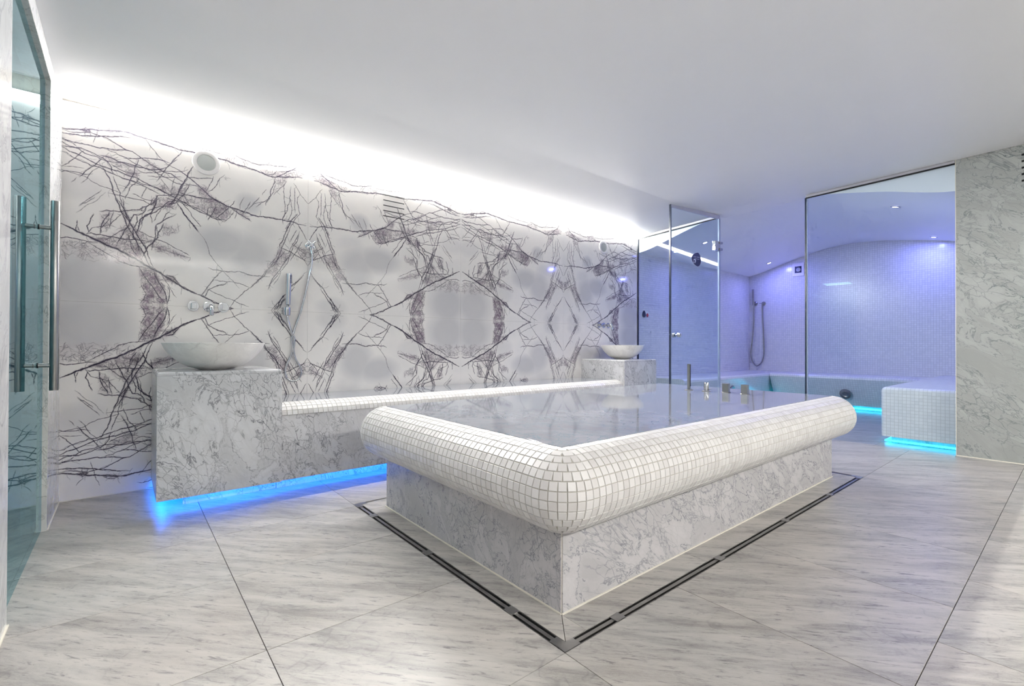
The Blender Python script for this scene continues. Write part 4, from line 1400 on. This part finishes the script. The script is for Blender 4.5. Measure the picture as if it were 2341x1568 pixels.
def build_steam_shower():
    e = empty('hand_shower', (XB, 3.94, 1.84))
    tag(e, 'slim hand shower hanging on the mosaic rear wall of the steam room', 'hand shower')
    L = lambda x, y, z: (x - XB, y - 3.94, z - 1.84)
    lathe('holder', [(0, 0), (0.035, 0), (0.035, 0.02), (0.02, 0.03), (0.018, 0.05), (0, 0.05)], M['drain'], e, 28, axis_matrix(L(XB, 4.005, 1.835), (-1, 0, 0)))
    tube('handset', [L(XB - 0.055, 4.03, 1.80), L(XB - 0.06, 4.035, 2.10)], [0.016, 0.019], M['drain'], e, 18)
    lathe('valve', [(0, 0), (0.036, 0), (0.036, 0.015), (0.018, 0.02), (0.018, 0.06), (0, 0.06)], M['drain'], e, 28, axis_matrix(L(XB, 3.86, 1.822), (-1, 0, 0)))
    tube('lever', [L(XB - 0.05, 3.86, 1.822), L(XB - 0.055, 3.92, 1.825)], 0.006, M['chrome'], e, 10)
    pts = [(4.025, 1.80), (4.03, 1.5), (4.05, 1.2), (4.08, 0.95), (4.085, 0.85), (4.06, 0.73), (4.0, 0.65), (3.95, 0.645), (3.89, 0.70), (3.855, 0.80), (3.845, 0.92), (3.85, 1.2), (3.862, 1.5), (3.872, 1.80)]
    tube('hose', spline([L(XB - 0.035, y, z) for y, z in pts], 8), 0.0105, M['drain'], e, 12)
build_steam_shower()

# ------------------------------------------------------------------ loudspeakers and vents on the marble wall
def build_speaker(x, z, label):
    e = empty('wall_speaker', (x, YW, z))
    tag(e, label, 'speaker', 'round loudspeakers set in the marble wall')
    R = axis_matrix((0, 0, 0), (0, -1, 0))
    lathe('bezel', [(0.058, 0.0), (0.089, 0.0), (0.0895, 0.004), (0.086, 0.011), (0.070, 0.014), (0.061, 0.012), (0.058, 0.008)], M['plastic'], e, 56, R)
    lathe('grille', [(0, 0.010), (0.04, 0.0095), (0.0585, 0.007), (0.0585, 0.0)], M['mesh'], e, 48, R)
build_speaker(0.457, 2.349, 'round white loudspeaker high on the marble wall near the entrance')
build_speaker(4.99, 2.338, 'round white loudspeaker high on the marble wall near the glass')

def build_vents():
    e = empty('wall_vent', (1.95, YW, 2.3))
    tag(e, 'air vent of five dark slots cut into the veined marble wall', 'vent')
    for k in range(5):
        z = 2.404 - 0.049 * k - 2.3
        box('slot', -0.106, 0.106, -0.0012, 0.004, z - 0.0045, z + 0.0045, M['black'], e)
    e = empty('wall_vent', (XR, 0.2, 2.57))
    tag(e, 'air vent of dark slots in the short wall at the right edge', 'vent')
    for k in range(5):
        z = 2.656 - 0.056 * k - 2.57
        box('slot', -0.0015, 0.004, -0.12, 0.135, z - 0.0085, z + 0.0085, M['black'], e, 0.0)
build_vents()

# ------------------------------------------------------------------ fittings on the bed
def build_deck():
    zt = 0.6235
    base = [(0, 0), (0.036, 0), (0.036, 0.003), (0.034, 0.005), (0, 0.005)]
    e = empty('deck_spout', (3.792, 2.184, zt), 0.18)
    tag(e, 'tall slim steel spout standing on the massage bed', 'spout')
    lathe('base_plate', base, M['steel'], e, 32)
    box('blade', -0.013, 0.013, -0.011, 0.011, 0.004, 0.226, M['steel'], e, 0.0015)
    box('outlet', -0.0085, 0.0085, -0.0118, -0.010, 0.03, 0.222, M['black'], e)
    e = empty('deck_hand_shower', (3.80, 2.029, zt))
    tag(e, 'short round chrome stub beside the tall spout on the massage bed', 'hand shower')
    lathe('base_plate', base, M['steel'], e, 32)
    lathe('stub', [(0, 0.004), (0.021, 0.004), (0.021, 0.072), (0.019, 0.075), (0, 0.0755)], M['chrome'], e, 36)
    tube('lever', [(0.0, -0.018, 0.02), (0.0, -0.045, 0.022)], 0.003, M['chrome'], e, 10)
    for (x, y, lab) in ((3.822, 1.871, 'square steel tap handle on the massage bed between round stub and outer handle'),
                        (3.802, 1.71, 'square steel tap handle on the massage bed farthest from the tall spout')):
        e = empty('deck_tap_handle', (x, y, zt), 0.12)
        tag(e, lab, 'tap handle', 'square tap handles on the bed')
        lathe('base_plate', base, M['steel'], e, 32)
        box('grip', -0.024, 0.024, -0.024, 0.024, 0.004, 0.076, M['steel'], e, 0.002)
build_deck()

# ------------------------------------------------------------------ slot drain round the bed
def build_drain():
    e = empty('floor_drain', (2.75, 2.0, 0))
    tag(e, 'narrow steel slot drain set in the floor around the massage bed', 'drain')
    ox, oy = 2.75, 2.0
    bx = lambda n, a, b, c, d, z0, z1, m, bev=0.0: box(n, a - ox, b - ox, c - oy, d - oy, z0, z1, m, e, bev)
    segs = [(1.115, 1.158, 1.118, 2.9, 'y'), (1.115, 4.395, 1.078, 1.118, 'x'), (4.352, 4.395, 1.118, 2.9, 'y'), (1.115, 4.395, 2.9, 2.925, 'x')]
    for a, b, c, d, ax in segs:
        bx('channel', a, b, c, d, -0.0225, -0.014, M['black'])
        if ax == 'y':
            bx('rail', (a + b) / 2 - 0.007, (a + b) / 2 + 0.009, c, d, -0.018, -0.002, M['drain'], 0.001)
            bx('lip', a + 0.0005, a + 0.003, c, d, -0.02, -0.001, M['drain'])
            bx('lip', b - 0.003, b - 0.0005, c, d, -0.02, -0.001, M['drain'])
        else:
            bx('rail', a, b, (c + d) / 2 - 0.007, (c + d) / 2 + 0.009, -0.018, -0.002, M['drain'], 0.001)
            bx('lip', a, b, c + 0.0005, c + 0.003, -0.02, -0.001, M['drain'])
            bx('lip', a, b, d - 0.003, d - 0.0005, -0.02, -0.001, M['drain'])
    for y in (1.38, 2.02, 2.66):
        bx('clip', 1.116, 1.157, y - 0.024, y + 0.024, -0.004, 0.0012, M['steel'], 0.0008)
    for x in (1.412, 2.18, 2.951, 3.7):
        bx('clip', x - 0.024, x + 0.024, 1.079, 1.117, -0.004, 0.0012, M['steel'], 0.0008)
    for x, y, sx, sy in ((1.116, 1.079, 1, 1), (4.394, 1.079, -1, 1), (1.116, 2.924, 1, -1), (4.394, 2.924, -1, -1)):
        pts = [(x, y), (x + sx * 0.075, y), (x + sx * 0.075, y + sy * 0.038), (x + sx * 0.04, y + sy * 0.038), (x + sx * 0.04, y + sy * 0.075), (x, y + sy * 0.075)]
        prism('corner_plate', [(p[0] - ox, p[1] - oy) for p in pts], 'z', -0.004, 0.0012, M['steel'], e)
build_drain()

# ------------------------------------------------------------------ steam room fittings
def build_steam_fittings():
    # benches
    def bench(name, verts_yz, x0, x1, label, axis='x'):
        e = empty(name, (0, 0, 0))
        tag(e, label, 'bench', 'mosaic benches of the steam room')
        o = prism('seat_body', verts_yz, axis, x0, x1, M['mosaic'], e)
        boxuv(o)
        return e
    arc = lambda cy, cz, r, a0, a1, n=8: [(cy + r * math.cos(a0 + (a1 - a0) * k / n), cz + r * math.sin(a0 + (a1 - a0) * k / n)) for k in range(n + 1)]
    zt = 0.548
    e = bench('steam_bench', [(4.129, 0.075), (4.129, zt)] + arc(3.53, zt - 0.05, 0.05, math.pi / 2, math.pi * 1.0) + [(3.60, 0.075)], 5.93, XB - 0.001, 'white mosaic steam bench along the wall behind the washstand')
    box('toe_kick', 5.99, 8.95, 3.66, 4.129, 0.0, 0.075, M['floor'], e)
    e = bench('steam_bench', [(XB - 0.001, 0.075), (XB - 0.001, zt)] + arc(8.72, zt - 0.05, 0.05, math.pi / 2, math.pi) + [(8.90, 0.075)], 1.361, 3.478, 'white mosaic steam bench along the rear wall of the steam room', 'y')
    box('toe_kick', 8.96, XB - 0.001, 1.37, 3.478, 0.0, 0.075, M['floor'], e)
    # bench nearest to the glass: rounded box
    e = empty('steam_bench', (7.7, 1.05, 0))
    tag(e, 'white mosaic steam bench whose square end stands right behind the large pane', 'bench', 'mosaic benches of the steam room')
    bm = bmesh.new()
    bm_box(bm, 6.135 - 7.7, XB - 0.002 - 7.7, 0.752 - 1.05, 1.36 - 1.05, 0.072, 0.585)
    ed = [d for d in bm.edges if (all(v.co.z > 0.5 for v in d.verts) and (all(v.co.x < -1.5 for v in d.verts) or all(v.co.y > 0.3 for v in d.verts))) or (all(v.co.x < -1.5 and v.co.y > 0.3 for v in d.verts))]
    bmesh.ops.bevel(bm, geom=ed, offset=0.045, segments=5, affect='EDGES', profile=0.5)
    o = frombm('seat_body', bm, M['mosaic'], e)
    shade(o, 30)
    boxuv(o)
    box('toe_kick', 6.21 - 7.7, XB - 0.002 - 7.7, 0.752 - 1.05, 1.285 - 1.05, 0.0, 0.072, M['floor'], e)
    # cyan strips under them
    def strip(label, *b):
        bm = bmesh.new()
        for q in b: bm_box(bm, *q)
        tag(frombm('led_strip', bm, M['cyan_led']), label, 'light strip')
    strip('cyan light strip under the square bench end behind the large pane', (6.165, 6.185, 0.755, 1.33, 0.018, 0.034))
    strip('cyan light strip under the long side of the steam bench by the short wall', (6.20, 8.85, 1.305, 1.325, 0.018, 0.034))
    strip('cyan light strip under the rear steam bench', (8.925, 8.945, 1.37, 3.6, 0.02, 0.045))
    strip('cyan light strip under the steam bench behind the washstand', (6.0, 8.92, 3.63, 3.65, 0.02, 0.045))
    strip('short cyan light strip under the bench end behind the washstand', (5.955, 5.975, 3.66, 4.12, 0.018, 0.034))
    # steam outlets
    for p, d, lab in (((8.78, 2.39, 0.262), (-1, 0, -0.42), 'round dark steam outlet on the rear bench'), ((7.375, 3.529, 0.31), (0, -1, -0.25), 'round dark steam outlet on the bench behind the bed taps')):
        e = empty('steam_outlet', p)
        tag(e, lab, 'steam outlet', 'steam outlets in the benches')
        R = axis_matrix((0, 0, 0), d)
        lathe('flange', [(0.03, -0.002), (0.082, -0.002), (0.082, 0.010), (0.074, 0.022), (0.045, 0.026), (0.03, 0.016)], M['drain'], e, 40, R)
        lathe('nozzle', [(0, 0.012), (0.031, 0.014), (0.031, -0.002)], M['steel'], e, 28, R)
    # square fitting high on the rear wall
    e = empty('wall_lamp', (XB, 3.265, 2.392))
    tag(e, 'small square fitting with dark centre high on the mosaic rear wall', 'lamp')
    bm = bmesh.new()
    for q in ((-0.016, 0, -0.092, 0.092, -0.118, -0.06), (-0.016, 0, -0.092, 0.092, 0.06, 0.118), (-0.016, 0, -0.092, -0.056, -0.06, 0.06), (-0.016, 0, 0.056, 0.092, -0.06, 0.06)): bm_box(bm, *q)
    frombm('frame', bm, M['plastic'], e)
    box('dark_pane', -0.006, 0, -0.056, 0.056, -0.06, 0.06, M['edge'], e)
    lathe('lens', [(0, 0.012), (0.03, 0.008), (0.04, 0.0)], M['mesh'], e, 28, axis_matrix((-0.004, 0, 0), (-1, 0, 0)))
    # buttons on the mosaic side wall just behind the glass
    e = empty('call_button', (5.915, YW, 1.478))
    tag(e, 'small navy egg shaped call button on the mosaic wall behind the glass', 'button')
    pts = [(0.036 * math.cos(a) * (1 - 0.25 * math.sin(a)), 0.05 * math.sin(a)) for a in np.linspace(0, 2 * math.pi, 28, endpoint=False)]
    prism('button_body', pts, 'y', -0.012, 0.0, M['navy'], e)
    e = empty('call_button', (6.005, YW, 1.464))
    tag(e, 'tiny red oval button beside the navy one on the mosaic wall', 'button')
    prism('button_body', [(0.022 * math.cos(a), 0.028 * math.sin(a)) for a in np.linspace(0, 2 * math.pi, 24, endpoint=False)], 'y', -0.008, 0.0, M['red'], e)
    # downlights in the vault, each with its own violet lamp
    for (x, y, z, lab) in ((6.55, 3.52, 2.527, 'small downlight in the vault seen through the open glass door'),
                           (8.92, 3.585, 2.508, 'small downlight in the vault above the hanging hand shower'),
                           (6.72, 1.35, 2.592, 'small downlight in the vault behind the large pane, nearer one'),
                           (9.03, 1.375, 2.595, 'small downlight in the vault behind the large pane, farther one')):
        s = (lerp_table(VT, y + 0.05) - lerp_table(VT, y - 0.05)) / 0.1
        e = empty('downlight', (x, y, lerp_table(VT, y) - 0.002))
        e.rotation_euler = (math.atan(s), 0, 0)
        tag(e, lab, 'downlight', 'downlights of the steam room')
        lathe('ring', [(0.03, 0.0), (0.045, 0.0), (0.045, -0.006), (0.034, -0.009), (0.03, -0.004)], M['chrome'], e, 32)
        lathe('lens', [(0, -0.005), (0.031, -0.004), (0.031, 0.0)], M['spot_led'], e, 24)
        ld = bpy.data.lights.new('downlight_lamp', 'AREA')
        ld.shape = 'DISK'; ld.size = 0.07
        ld.color = (0.20, 0.22, 1.0)
        ld.energy = SPOT_W
        lo = bpy.data.objects.new('downlight_lamp', ld)
        COL.objects.link(lo)
        lo.parent = e
        lo.location = (0, 0, -0.02)
build_steam_fittings()
